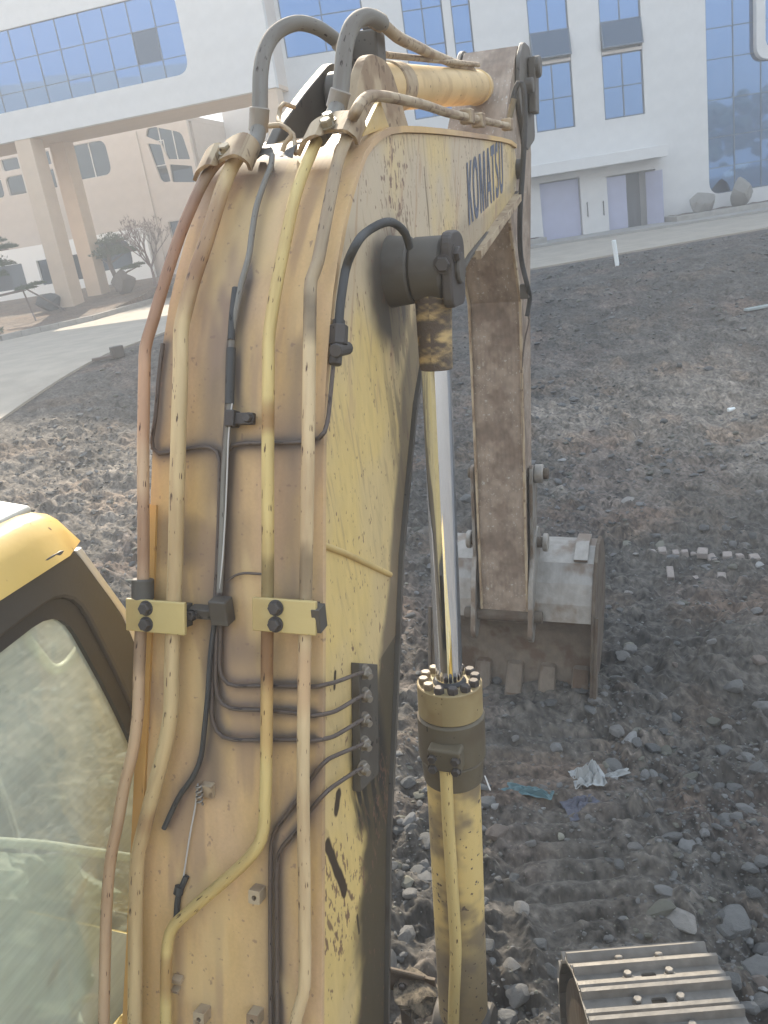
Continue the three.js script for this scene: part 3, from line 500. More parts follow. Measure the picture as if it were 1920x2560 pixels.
// small marker post and a stray block on the paving
{ const q = [6.79, -21.74], o = mesh('marker_post', cyl([0, -0.1, 0], [0.02, 0.62, 0.02], 0.055, 0.055, 14, 0.008), M.plastic); o.position.set(q[0], ground(q[0], q[1]), q[1]); o.rotation.z = 0.12; tag(o, 'short white plastic pipe standing in the dirt near the road edge', 'post'); }
{ const [x, z] = [[-5.43,-19.59]][0], o = mesh('concrete_block', box(-0.14, 0.14, -0.02, 0.24, -0.1, 0.1, 0.02), M.boltDark); o.position.set(x, base(x, z) + 0.06, z); o.rotation.y = 0.5; tag(o, 'small dark block lying on the road at its dirt edge', 'block'); }
{ const [x, z] = [[-5.67,-19.59]][0], o = mesh('plank', box(-0.35, 0.35, 0, 0.06, -0.09, 0.09, 0.008), M.bark); o.position.set(x, base(x, z) + 0.055, z); o.rotation.y = 0.25; tag(o, 'short dark board lying flat on the road beside a block', 'board'); }


// ------------------------------------------------------------------ the excavator (its own frame: x right, y up from its ground, z backwards; forward F = -z)
const ex = group('excavator'); ex.position.set(-0.2863, 0.0105, -0.0036); ex.quaternion.set(-0.006220, -0.181616, -0.036200, 0.982683);
tag(ex, 'worn yellow tracked excavator, its boom and bucket reaching out over the dirt', 'excavator');
const TOP = [[1.62,1.35],[1.64,1.418],[1.68,1.553],[1.731,1.729],[1.792,1.946],[1.856,2.174],[1.921,2.41],[1.978,2.616],[2.026,2.788],[2.073,2.96],[2.118,3.129],[2.158,3.269],[2.193,3.379],[2.23,3.476],[2.268,3.559],[2.31,3.639],[2.352,3.717],[2.415,3.808],[2.498,3.911],[2.581,3.998],[2.664,4.069],[2.745,4.122],[2.825,4.159],[2.921,4.188],[3.034,4.211],[3.202,4.229],[3.428,4.243],[3.755,4.259],[4.185,4.276],[4.65,4.293],[5.15,4.309],[5.465,4.313],[5.595,4.304],[5.66,4.3]];               // the boom's top line, [forward, up]
const BOT = [[1.95, 0.62], [2.21, 1.02], [2.418, 1.739], [2.62, 2.215], [2.811, 2.706], [2.998, 3.017], [3.13, 3.225], [3.36, 3.46], [3.75, 3.60], [4.218, 3.727], [5.40, 3.955], [5.661, 4.03]];
const RS = -0.95;                // the boom's right side plate
const leftEdge = (u) => u < 2.9 ? lerp(-1.62, -1.53, clamp((u - 1.6) / 1.3, -1, 1)) : lerp(-1.53, -1.46, clamp((u - 2.9) / 1.3));
function topFrame(f, u) { let best = 1e9, r = null; for (let i = 0; i + 1 < TOP.length; i++) { const a = TOP[i], b = TOP[i + 1], dx = b[0] - a[0], dy = b[1] - a[1], L = Math.hypot(dx, dy), t = clamp(((f - a[0]) * dx + (u - a[1]) * dy) / (L * L)), d = Math.hypot(f - a[0] - dx * t, u - a[1] - dy * t); if (d < best) { best = d; r = [dx / L, dy / L]; } } return { t: new THREE.Vector3(0, r[1], -r[0]), n: new THREE.Vector3(0, r[0], r[1]) }; }
const polyDist = (P, x, y) => { let m = 1e9; for (let i = 0; i + 1 < P.length; i++) { const a = P[i], b = P[i + 1], dx = b[0] - a[0], dy = b[1] - a[1], t = clamp(((x - a[0]) * dx + (y - a[1]) * dy) / (dx * dx + dy * dy)); m = Math.min(m, Math.hypot(x - a[0] - dx * t, y - a[1] - dy * t)); } return m; };
// paint of the boom's right side, over forward 1.3..5.8 and up 0.6..4.4
const SMEARS = [[[[1.913,2.11]], [[2,1.85]], 0.022], [[[2.033,2.199]], [[2.011,2.17]], 0.025], [[[2.11,2.597]], [[2.093,2.557]], 0.01], [[[2.075,1.674]], [[2.077,1.602]], 0.008]].map(([a, b, r]) => [a[0], b[0], r]);
const GOUGE = [[[3.491,4.096]], [[3.524,3.837]], [[3.193,3.906]], [[3.226,3.819]]].map((a) => a[0]);
T.side = texture(1500, 1200, (u, v) => {
  const f = 1.3 + 4.5 * u, y = 0.6 + 3.8 * v;
  const fa = f * 0.8 + y * 0.6, ya = y * 0.8 - f * 0.6, a = fbm(fa * 2.6, ya * 2.6, 5, 0, 3), fine = fbm(f * 50, y * 14, 3, 0, 11), along_ = fbm(f * 30 + y * 4, y * 4, 4, 0, 19);
  let c = mix3([0.68, 0.50, 0.19], [0.63, 0.475, 0.225], ss(0.35, 0.68, a)); const k = 0.93 + 0.16 * (fine - 0.5); c = c.map((x) => x * k);
  const dust = ss(3.0, 4.0, y) * 0.85 * ss(0.1, 0.6, a); c = mix3(c, [0.50, 0.41, 0.30], dust);
  // rusty streaks and scuffs higher up
  const st = fbm(f * 22 - y * 9, y * 3.2 + f, 4, 0, 31); if (y > 3.2) c = mix3(c, [0.42, 0.27, 0.16], ss(0.6, 0.75, st) * 0.7 * ss(3.2, 3.5, y));
  // oil round the pivot and down the lower edge, the edge's shadow side painted in
  const de = polyDist(BOT, f, y), q = fbm(f * 5, y * 5, 4, 0, 41), dirt = [0.14, 0.105, 0.07], oil = [0.028, 0.024, 0.02];
  const low = ss(2.75, 2.0, y), edge = 0.085 + 0.08 * q + 0.30 * low * (0.3 + q) + 0.09 * ss(3.0, 3.35, y) * (1 - ss(4.2, 4.6, f));
  c = mix3(c, low > 0.4 ? oil : dirt, (1 - ss(edge * 0.62, edge, de)) * (y < 3.9 && f < 3.6 ? 0.92 : 0.35));
  const sw = fbm(f * 9 + y * 3 + 3 * q, y * 5 - f * 6, 4, 0, 141); c = mix3(c, [0.26, 0.20, 0.11], ss(0.46, 0.58, sw) * ss(0.34, 0.06, de) * ss(2.5, 3.0, y) * (f < 3.7 ? 0.65 : 0.15));
  c = mix3(c, [0.30, 0.20, 0.12], 0.4 * ss(0.62, 0.74, fbm(f * 60 + y * 10, y * 6, 4, 0, 151)) * ss(2.4, 3.2, y));
  const pb = Math.hypot(f - 2.95, (y - 3.68) * 1.1), pr = 0.2 + 0.16 * q; c = mix3(c, [0.05, 0.043, 0.036], (1 - ss(pr * 0.6, pr * 1.05, pb)) * 0.93);
  const g2 = Math.hypot((f - 3.05) * 1.5, (y - 3.3) * 0.7); c = mix3(c, [0.23, 0.175, 0.10], (1 - ss(0.15, 0.5, g2)) * ss(0.45, 0.6, along_) * 0.85);
  const mb = Math.hypot(f - 2.32, (y - 2.12) * 0.55), mr = 0.15 + 0.13 * q; c = mix3(c, oil, (1 - ss(mr * 0.6, mr, mb)) * ss(0.36, 0.55, along_ + 0.35 * (f - 2.2)));
  // chips in clusters and long scratches
  const cl = ss(0.55, 0.72, fbm(f * 2.3 + 3, y * 1.6, 3, 0, 51)), ch = fbm(f * 90, y * 42, 3, 0, 57); c = mix3(c, [0.16, 0.085, 0.055], ss(0.77 - 0.15 * cl, 0.81 - 0.15 * cl, ch) * 0.88);
  const sc = fbm(f * 46 + y * 18, y * 9 - f * 3, 3, 0, 63); c = mix3(c, [0.17, 0.10, 0.06], ss(0.72, 0.78, sc) * 0.75 * (0.15 + cl));
  for (const [p, r, w] of SMEARS) { const d = polyDist([p, r], f, y); c = mix3(c, [0.05, 0.032, 0.02], 1 - ss(w * (0.5 + 0.5 * fine), w * (0.9 + 0.5 * fine), d)); }
  for (const p of [[GOUGE[0], GOUGE[1]], [GOUGE[2], GOUGE[3]]]) { const d = polyDist(p, f, y); c = mix3(c, [0.20, 0.14, 0.08], (1 - ss(0.006, 0.014, d + 0.02 * (fine - 0.5))) * 0.9); }
  return c;
}, true, false);
M.side = mat({ map: T.side, roughness: 0.55, bumpMap: T.fineBump, bumpScale: 0.0006 });
const LINES = [
  [...[[-0.905,2.54,-2.223],[-0.905,2.578,-2.134]], ...[[-0.925,2.595,-2.069],[-0.925,2.64,-1.972]], ...[[-0.95,2.636,-1.963],[-1.015,2.629,-1.964],[-1.132,2.621,-1.96],[-1.219,2.613,-1.958],[-1.25,2.622,-1.959],[-1.265,2.644,-1.967],[-1.265,2.756,-1.998],[-1.263,2.862,-2.029],[-1.256,2.954,-2.051],[-1.247,3.234,-2.129],[-1.243,3.282,-2.143],[-1.223,3.311,-2.152],[-1.189,3.318,-2.153],[-1.122,3.319,-2.155],[-1.006,3.322,-2.156],[-0.962,3.328,-2.156]], ...[[-0.92,3.35,-2.132],[-0.92,3.375,-2.175],[-0.92,3.445,-2.219],[-0.92,3.522,-2.261]]],
  [...[[-0.905,2.466,-2.204],[-0.905,2.489,-2.144]], ...[[-0.925,2.503,-2.062],[-0.925,2.54,-1.978]], ...[[-0.965,2.551,-1.94],[-1.011,2.552,-1.942],[-1.138,2.548,-1.941],[-1.238,2.545,-1.94],[-1.269,2.562,-1.944],[-1.281,2.605,-1.955],[-1.28,2.696,-1.98],[-1.277,2.795,-2.008],[-1.267,2.954,-2.051],[-1.255,3.234,-2.13],[-1.244,3.418,-2.188],[-1.251,3.595,-2.267],[-1.24,3.694,-2.321],[-1.226,3.782,-2.376]]],
  [...[[-0.905,2.389,-2.184],[-0.905,2.412,-2.125]], ...[[-0.925,2.429,-2.042],[-0.925,2.467,-1.958]], ...[[-0.966,2.476,-1.922],[-1.01,2.475,-1.919],[-1.139,2.458,-1.917],[-1.22,2.452,-1.912],[-1.269,2.459,-1.916],[-1.293,2.495,-1.925],[-1.296,2.585,-1.952],[-1.289,2.794,-2.008],[-1.276,2.953,-2.052],[-1.263,3.234,-2.128],[-1.266,3.277,-2.142],[-1.278,3.297,-2.15],[-1.298,3.307,-2.151],[-1.324,3.308,-2.151],[-1.374,3.301,-2.149],[-1.443,3.29,-2.147],[-1.482,3.288,-2.146],[-1.497,3.301,-2.15],[-1.5,3.326,-2.158],[-1.488,3.391,-2.177],[-1.484,3.51,-2.226],[-1.48,3.603,-2.27]]],
  [...[[-0.905,2.311,-2.164],[-0.905,2.329,-2.122]], ...[[-0.92,2.387,-1.987],[-0.92,2.423,-1.902]], ...[[-0.955,2.379,-1.895],[-1.001,2.31,-1.876],[-1.061,2.226,-1.851],[-1.085,2.191,-1.843],[-1.095,2.152,-1.83],[-1.098,2.045,-1.799],[-1.099,1.8,-1.732],[-1.097,1.554,-1.662]]],
  [...[[-0.905,2.236,-2.137],[-0.905,2.26,-2.085]], ...[[-0.92,2.286,-1.995],[-0.92,2.328,-1.886]], ...[[-0.96,2.282,-1.867],[-1.004,2.215,-1.849],[-1.054,2.156,-1.832],[-1.071,2.127,-1.825],[-1.077,2.084,-1.812],[-1.077,1.926,-1.768],[-1.074,1.56,-1.663]]],
  [[-1.465,2.152,-1.82],[-1.409,2.259,-1.852],[-1.358,2.327,-1.867],[-1.332,2.383,-1.884],[-1.317,2.473,-1.908],[-1.304,2.59,-1.942],[-1.294,2.706,-1.974],[-1.278,2.812,-2.005],[-1.268,2.866,-2.019]],
  [[-1.258,2.893,-2.019],[-1.248,3.072,-2.069],[-1.24,3.239,-2.115],[-1.231,3.347,-2.148],[-1.225,3.433,-2.178],[-1.227,3.508,-2.209],[-1.235,3.624,-2.266],[-1.23,3.693,-2.302],[-1.223,3.772,-2.351],[-1.214,3.838,-2.396],[-1.221,3.9,-2.447],[-1.227,3.978,-2.513],[-1.226,4.052,-2.59],[-1.227,4.101,-2.652],[-1.243,4.137,-2.705]]];
const LEN_AT = (f, u) => { let best = 1e9, r = 0, s = 0; for (let i = 0; i + 1 < TOP.length; i++) { const a = TOP[i], b = TOP[i + 1], dx = b[0] - a[0], dy = b[1] - a[1], L = Math.hypot(dx, dy), t = clamp(((f - a[0]) * dx + (u - a[1]) * dy) / (L * L)), d = Math.hypot(f - a[0] - dx * t, u - a[1] - dy * t); if (d < best) { best = d; r = s + t * L; } s += L; } return r; };
// paint of the top plate, across 0.8 m and along 5 m
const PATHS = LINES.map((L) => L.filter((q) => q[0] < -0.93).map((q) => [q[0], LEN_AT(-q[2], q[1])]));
T.topPaint = texture(512, 2048, (u, v) => {
  const x = -1.7 + 0.8 * u, s = v * 5.2, a = fbm(x * 6, s * 2.2, 5, 0, 5), b = fbm(x * 40, s * 9, 3, 0, 9), fine = fbm(x * 160, s * 160, 2, 0, 13);
  let c = mix3([0.60, 0.405, 0.195], [0.56, 0.375, 0.22], ss(0.35, 0.65, a)); c = mix3(c, [0.64, 0.42, 0.155], ss(0.5, 0.75, fbm(x * 3, s * 1.1, 3, 0, 17)) * 0.6);
  const k = 0.95 + 0.18 * (b - 0.5) + 0.1 * (fine - 0.5); c = c.map((q) => q * k);
  const grime = (cx, s0, s1, w) => Math.exp(-(((x - cx) / w) ** 2)) * ss(s0, s0 + 0.08, s) * (1 - ss(s1 - 0.08, s1, s));
  const g = Math.max(0.55 * grime(-1.30, 0.9, 3.1, 0.05), 0.75 * grime(-1.38, 1.62, 1.86, 0.16), 0.6 * grime(-1.2, 1.33, 1.5, 0.14), 0.5 * grime(-1.03, 1.45, 2.4, 0.04), 0.5 * grime(-1.44, 3.0, 3.5, 0.10));
  c = mix3(c, [0.12, 0.09, 0.07], clamp(g * (0.5 + a)));
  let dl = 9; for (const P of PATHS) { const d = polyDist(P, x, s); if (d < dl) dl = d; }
  c = mix3(c, [0.15, 0.115, 0.09], clamp((0.75 * Math.exp(-((dl / 0.020) ** 2)) + 0.40 * Math.exp(-((dl / 0.055) ** 2))) * (0.35 + 1.1 * a)));  // dust beside the lines, with their contact shade painted into the plate
  c = mix3(c, [0.30, 0.20, 0.135], 0.55 * ss(0.52, 0.72, fbm(x * 14 + 3, s * 2.4, 4, 0, 83)));
  c = mix3(c, [0.62, 0.45, 0.22], 0.5 * ss(0.58, 0.75, fbm(x * 9 + s, s * 3.3, 3, 0, 87)));
  const sp = fbm(x * 60, s * 60, 3, 0, 77); c = mix3(c, [0.22, 0.14, 0.10], ss(0.78, 0.83, sp) * 0.6);
  return c;
}, true, false);
M.topPaint = mat({ map: T.topPaint, roughness: 0.62, bumpMap: T.fineBump, bumpScale: 0.0005 });

const boom = group('boom', ex);
{ // top plate swept along the top line
  let s = 0; const S = TOP.map((q, i) => (s += i ? Math.hypot(q[0] - TOP[i - 1][0], q[1] - TOP[i - 1][1]) : 0));
  const face = (pairs, list = TOP) => { const P = [], U = [], I = []; list.forEach((q, i) => { const fr = topFrame(...q); for (const [rf, off] of pairs) { const r = typeof rf === 'function' ? rf(q[1]) : rf; P.push(r, q[1] + fr.n.y * off, -q[0] + fr.n.z * off); U.push((r + 1.7) / 0.8, S[i] / 5.2); } if (i) { const o = i * 2 - 2; I.push(o, o + 1, o + 2, o + 1, o + 3, o + 2); } }); const g = new THREE.BufferGeometry(); g.setAttribute('position', new THREE.BufferAttribute(new Float32Array(P), 3)); g.setAttribute('uv', new THREE.BufferAttribute(new Float32Array(U), 2)); g.setIndex(I); g.computeVertexNormals(); return g; };
  const rR = RS + 0.014;
  mesh('top_plate', [face([[leftEdge, 0], [rR, 0]]), face([[rR, 0], [rR, -0.022]]), face([[rR, -0.022], [leftEdge, -0.022]]), face([[leftEdge, -0.022], [leftEdge, 0]])], M.topPaint, boom);
  const low = TOP.filter((q) => q[1] < 3.2); const le = (d) => (u) => leftEdge(u) + d; 
  const strip = (d0, d1, h) => [face([[le(d0), h], [le(d1), h]], low), face([[le(d1), h], [le(d1), 0.001]], low), face([[le(d0), -0.03], [le(d0), h]], low)];
  mesh('edge_strip', strip(-0.012, 0.028, 0.012), M.orange, boom);  // undusted orange paint, its colour brightened for sun bounced onto the flange
}
{
  const inset = TOP.map(([f, u]) => { const n = topFrame(f, u).n; return [f - n.z * -0.024, u - n.y * 0.024]; });
  const outline = [...inset.map(([f, u]) => [f, u]), [5.74, 4.17], ...BOT.slice().reverse()];
  const sideUV = (g) => { const p = g.attributes.position, uv = g.attributes.uv; for (let i = 0; i < p.count; i++) uv.setXY(i, (-p.getZ(i) - 1.3) / 4.5, (p.getY(i) - 0.6) / 3.8); return g; };
  mesh('side_plate', sideUV(plate(outline, RS - 0.014, RS, 0.002)), M.side, boom);
  const g = sideUV(plate(outline, -1.50, -1.486, 0.002)); mesh('side_plate', g, M.side, boom);
  // bottom plate, a little proud of the side
  const ring = [...BOT, ...BOT.slice().reverse().map(([f, u], i, A) => { const a = BOT[Math.max(0, BOT.length - 2 - i)], b = BOT[Math.min(BOT.length - 1, BOT.length - i)], dx = b[0] - a[0], dy = b[1] - a[1], L = Math.hypot(dx, dy); return [f + dy / L * 0.02, u - dx / L * 0.02]; })];
  mesh('bottom_plate', plate(ring, -1.51, RS + 0.018, 0.003), M.oily, boom);
  mesh('weld_bead', tube([[-0.949,3.03,-2.102],[-0.949,2.933,-2.273],[-0.949,2.811,-2.474],[-0.949,2.679,-2.69]], 0.011, 8), M.sideBead = mat({ map: T.paint, color: rgb(0.60, 0.45, 0.19), roughness: 0.6 }), boom);
  mesh('nose_flange', plate([[4.3, 3.735], [5.66, 4.025], [5.66, 3.985], [4.3, 3.695]], RS - 0.01, RS + 0.05, 0.004), M.clampDusty, boom);
}
// old stains on a pipe: within a reach of a spot its paint goes towards another colour
function stained(g, base, spots) {
  const p = g.attributes.position, col = new Float32Array(p.count * 3);
  for (let i = 0; i < p.count; i++) { let c = [1, 1, 1]; const x = p.getX(i), y = p.getY(i), z = p.getZ(i); for (const [q, r, k, w] of spots) { const d = Math.hypot(x - q[0], y - q[1], z - q[2]), n = vn3(x * 60, y * 25, z * 25, 4), t = (1 - ss(r * 0.45, r, d * (0.75 + 0.5 * n))) * w; c = mix3(c, k, t); } col.set(c, 3 * i); }
  g.setAttribute('color', new THREE.BufferAttribute(col, 3)); const m = base.clone(); m.vertexColors = true; return [g, m];
}
const RUST = [0.42, 0.24, 0.20], SOOT = [0.14, 0.12, 0.12], GREY = [0.45, 0.46, 0.52], PINK = [0.86, 0.70, 0.66];
const MP = { A: M.pipeA, B: M.pipeB, C: M.pipeC, D: M.pipeD };
mesh('hydraulic_pipe', ...stained(tube([[-1.678,1.458,-1.591],[-1.675,1.55,-1.617],[-1.67,1.736,-1.673],[-1.66,1.924,-1.727],[-1.643,2.051,-1.761],[-1.616,2.165,-1.794],[-1.585,2.302,-1.832],[-1.553,2.404,-1.858],[-1.533,2.525,-1.891],[-1.529,2.642,-1.926],[-1.521,2.76,-1.958],[-1.513,2.865,-1.985],[-1.508,2.957,-2.012],[-1.503,3.297,-2.106],[-1.51,3.545,-2.198],[-1.514,3.599,-2.225],[-1.495,3.68,-2.266],[-1.475,3.788,-2.33],[-1.46,3.897,-2.411],[-1.446,3.986,-2.488],[-1.435,4.066,-2.571],[-1.422,4.112,-2.623],[-1.409,4.141,-2.666]], 0.0185, 14), MP.A, [[[[-1.484,3.743,-2.302]][0], 0.3, RUST, 0.6],[[[-1.503,3.451,-2.157]][0], 0.2, PINK, 0.8],[[[-1.425,4.087,-2.595]][0], 0.2, SOOT, 0.5],[[[-1.517,2.72,-1.945]][0], 0.1, SOOT, 0.45],[[[-1.508,3.067,-2.043]][0], 0.15, RUST, 0.4],[[[-1.447,3.969,-2.473]][0], 0.15, RUST, 0.5]]), boom);
mesh('hydraulic_pipe', ...stained(tube([[-1.559,1.486,-1.599],[-1.557,1.696,-1.662],[-1.551,1.943,-1.732],[-1.542,2.066,-1.766],[-1.509,2.193,-1.801],[-1.47,2.319,-1.834],[-1.441,2.417,-1.862],[-1.416,2.536,-1.896],[-1.411,2.654,-1.927],[-1.407,2.768,-1.961],[-1.4,2.883,-1.992],[-1.395,2.962,-2.013],[-1.381,3.299,-2.105],[-1.384,3.542,-2.197],[-1.394,3.65,-2.25],[-1.386,3.713,-2.285],[-1.376,3.782,-2.327],[-1.359,3.875,-2.393],[-1.353,3.962,-2.468],[-1.352,4.053,-2.555],[-1.348,4.117,-2.629],[-1.342,4.153,-2.684]], 0.0235, 16), MP.B, [[[[-1.352,3.893,-2.407]][0], 0.22, RUST, 0.55],[[[-1.377,3.772,-2.318]][0], 0.14, RUST, 0.4],[[[-1.509,2.193,-1.801]][0], 0.06, RUST, 0.4]]), boom);
mesh('hydraulic_pipe', ...stained(tube([[-1.447,1.507,-1.61],[-1.444,1.747,-1.68],[-1.44,1.807,-1.699],[-1.422,1.864,-1.713],[-1.348,1.94,-1.735],[-1.245,2.036,-1.762],[-1.16,2.119,-1.786],[-1.115,2.181,-1.802],[-1.101,2.238,-1.818],[-1.098,2.308,-1.836],[-1.095,2.343,-1.845],[-1.09,2.791,-1.97],[-1.087,2.977,-2.02],[-1.087,3.3,-2.111],[-1.095,3.535,-2.198],[-1.102,3.612,-2.237],[-1.096,3.716,-2.29],[-1.094,3.778,-2.331],[-1.09,3.899,-2.421],[-1.091,3.995,-2.505],[-1.086,4.078,-2.591],[-1.083,4.121,-2.644],[-1.087,4.174,-2.729]], 0.0185, 14), MP.C, [[[[-1.088,2.732,-1.949]][0], 0.14, [0.30, 0.16, 0.17], 0.85],[[[-1.086,3.399,-2.138]][0], 0.06, RUST, 0.75],[[[-1.087,2.948,-2.01]][0], 0.1, SOOT, 0.6],[[[-1.091,2.546,-1.898]][0], 0.14, PINK, 0.7],[[[-1.439,1.715,-1.666]][0], 0.1, RUST, 0.6]]), boom);
mesh('hydraulic_pipe', ...stained(tube([[-1.011,1.608,-1.639],[-0.99,1.695,-1.665],[-0.973,1.755,-1.684],[-0.968,1.815,-1.699],[-0.97,2.043,-1.763],[-0.975,2.38,-1.857],[-0.971,2.799,-1.974],[-0.967,2.982,-2.024],[-0.961,3.302,-2.111],[-0.967,3.533,-2.197],[-0.98,3.686,-2.275],[-0.986,3.762,-2.319],[-0.975,3.801,-2.346],[-0.971,3.898,-2.418],[-0.973,3.999,-2.508],[-0.98,4.097,-2.613],[-0.982,4.163,-2.708],[-1.005,4.213,-2.817]], 0.0190, 14), MP.D, [[[[-0.968,3.956,-2.458]][0], 0.22, GREY, 0.75],[[[-0.977,3.773,-2.321]][0], 0.2, GREY, 0.7],[[[-0.975,3.667,-2.257]][0], 0.1, SOOT, 0.6],[[[-0.966,2.966,-2.014]][0], 0.12, SOOT, 0.6],[[[-0.976,4.105,-2.617]][0], 0.12, GREY, 0.5],[[[-0.968,2.673,-1.934]][0], 0.14, PINK, 0.6]]), boom);
// plates that clamp the pipe pairs
function clampPlate(L, Rr, T_, B, bolts, name = 'pipe_clamp', m = M.clamp, thick = 0.016) {
  const l = V(L), r = V(Rr), t = V(T_), b = V(B), c = l.clone().add(r).multiplyScalar(0.5), w = l.distanceTo(r), h = t.distanceTo(b), fr = topFrame(-c.z, c.y);
  const M4 = new THREE.Matrix4().makeBasis(new THREE.Vector3(1, 0, 0), fr.t, new THREE.Vector3().crossVectors(new THREE.Vector3(1, 0, 0), fr.t)).setPosition(c);
  const g = boxUV(new RoundedBoxGeometry(w, h, thick, 2, 0.004)); g.applyMatrix4(M4); mesh(name, g, m, boom);
  const foot = boxUV(new THREE.BoxGeometry(w * 0.8, h * 0.7, 0.06)); foot.translate(0, 0, -0.042); foot.applyMatrix4(M4); mesh('clamp_foot', foot, M.oily, boom);
  const n = new THREE.Vector3().setFromMatrixColumn(M4, 2);
  for (const q of bolts) { const p = V(q).addScaledVector(n, thick / 2); mesh('bolt', hexBolt(p.toArray(), n.toArray(), 0.019, 0.022), M.boltDark, boom); }
}
clampPlate(...[[-1.551,2.824,-1.948],[-1.345,2.837,-1.954],[-1.446,2.879,-1.965],[-1.448,2.783,-1.939]], [[-1.477,2.854,-1.959],[-1.477,2.807,-1.946]]);
clampPlate(...[[-1.121,2.854,-1.959],[-0.922,2.868,-1.963],[-1.021,2.909,-1.974],[-1.019,2.815,-1.945]], [[-1.044,2.884,-1.966],[-1.045,2.838,-1.953]]);
mesh('pipe_coupling', cyl(...[[-1.511,2.866,-1.987],[-1.511,2.927,-2.005]], 0.034, 0.034, 20, 0.003), M.oily, boom);
{ const [a] = [[-0.922,2.853,-1.984]], g = box(a[0] - 0.012, a[0] + 0.012, a[1] - 0.035, a[1] + 0.035, a[2] - 0.02, a[2] + 0.03); mesh('clamp_end', g, M.oily, boom); }
// saddles that hold the pipe ends at the top
function strap(pts, wdir, w, t, name, m) {
  const c = new THREE.CatmullRomCurve3(pts.map(V), false, 'centripetal'), n = 30, d = V(wdir).normalize(), P = [], I = [];
  for (let i = 0; i <= n; i++) { const p = c.getPoint(i / n), tan = c.getTangent(i / n), nn = new THREE.Vector3().crossVectors(tan, d).normalize(); for (const [a, b] of [[-1, 0], [1, 0], [1, 1], [-1, 1]]) { const q = p.clone().addScaledVector(d, a * w / 2).addScaledVector(nn, b * t); P.push(q.x, q.y, q.z); } if (i) { const o = i * 4 - 4; for (let k = 0; k < 4; k++) { const k2 = (k + 1) % 4; I.push(o + k, o + k2, o + 4 + k, o + k2, o + 4 + k2, o + 4 + k); } } }
  I.push(0, 1, 2, 0, 2, 3); const e = n * 4; I.push(e, e + 2, e + 1, e, e + 3, e + 2);
  const g = new THREE.BufferGeometry(); g.setAttribute('position', new THREE.BufferAttribute(new Float32Array(P), 3)); g.setIndex(I); g.computeVertexNormals(); return mesh(name, boxUV(toCreasedNormals(g, 0.5)), m, boom);
}
strap([[-1.492,4.11,-2.674],[-1.435,4.132,-2.608],[-1.402,4.145,-2.602],[-1.398,4.154,-2.661],[-1.345,4.162,-2.624],[-1.298,4.163,-2.601],[-1.284,4.149,-2.623],[-1.313,4.131,-2.705]], [0, 0.62, -0.78], 0.11, 0.012, 'pipe_saddle', M.clampDusty);
strap([[-1.141,4.153,-2.742],[-1.102,4.181,-2.69],[-1.059,4.194,-2.665],[-1.048,4.209,-2.733],[-1.012,4.21,-2.732],[-0.963,4.201,-2.684],[-0.957,4.192,-2.732],[-0.979,4.177,-2.817]], [0, 0.55, -0.83], 0.11, 0.012, 'pipe_saddle', M.clampDusty);
for (const q of [[-1.039,4.217,-2.712],[-1.034,4.199,-2.68],[-1.358,4.153,-2.612]]) { const n = topFrame(-q[2], q[1]).n; mesh('bolt', hexBolt(q, n.toArray(), 0.02, 0.025), M.boltYel, boom); }
// thin steel grease and pilot lines
const line = (pts, r = 0.0068, m = M.line, name = 'grease_line') => mesh(name, tube(pts, r, 8), m, boom);
line(LINES[0]);
line(LINES[1]);
line(LINES[2]);
line(LINES[3]);
line(LINES[4]);
mesh('manifold_plate', plate([[2.241,2.562],[2.407,2.465],[2.323,2.078],[2.146,2.134]], RS + 0.001, RS + 0.03, 0.003), M.oily, boom);
for (const q of [[-0.918,2.514,-2.269],[-0.918,2.44,-2.25],[-0.918,2.362,-2.226],[-0.918,2.285,-2.202],[-0.918,2.211,-2.171]]) { mesh('fitting', [hexBolt(q, [1, 0.1, 0.35], 0.021, 0.02), cyl([q[0] - 0.004, q[1], q[2]], [q[0] + 0.03, q[1] - 0.004, q[2] + 0.02], 0.0125, 0.011, 12)], M.fitting, boom); }
// wiring harness up the middle, with its wire and brackets
mesh('wire_harness', tube(LINES[5], 0.0085, 8), M.rubber, boom);
mesh('wire_harness', tube(LINES[6], 0.0095, 10), M.dustVeilRubber, boom);
mesh('harness_sleeve', tube([[-1.232,3.586,-2.244],[-1.228,3.508,-2.208],[-1.226,3.432,-2.177]], 0.0135, 10), M.rubber, boom);
mesh('harness_sleeve', tube([[-1.241,3.751,-2.337],[-1.239,3.674,-2.291],[-1.235,3.608,-2.255]], 0.0115, 8), M.rubber, boom);
mesh('wire', tube([[-1.255,2.906,-2.016],[-1.245,2.99,-2.041],[-1.233,3.13,-2.078],[-1.226,3.241,-2.107],[-1.221,3.355,-2.141],[-1.215,3.435,-2.173]], 0.0028, 6), M.wire, boom);
mesh('wire', tube([[-1.406,1.993,-1.792],[-1.38,2.134,-1.83],[-1.36,2.231,-1.859],[-1.351,2.296,-1.877]], 0.003, 6), M.wire, boom);
mesh('tape_wrap', [tube([[-1.436,1.846,-1.755],[-1.425,1.933,-1.777],[-1.401,1.988,-1.792],[-1.397,1.999,-1.798]], 0.010, 8), tube([[-1.422,1.945,-1.773],[-1.418,1.967,-1.783]], 0.016, 8)], M.rubber, boom);
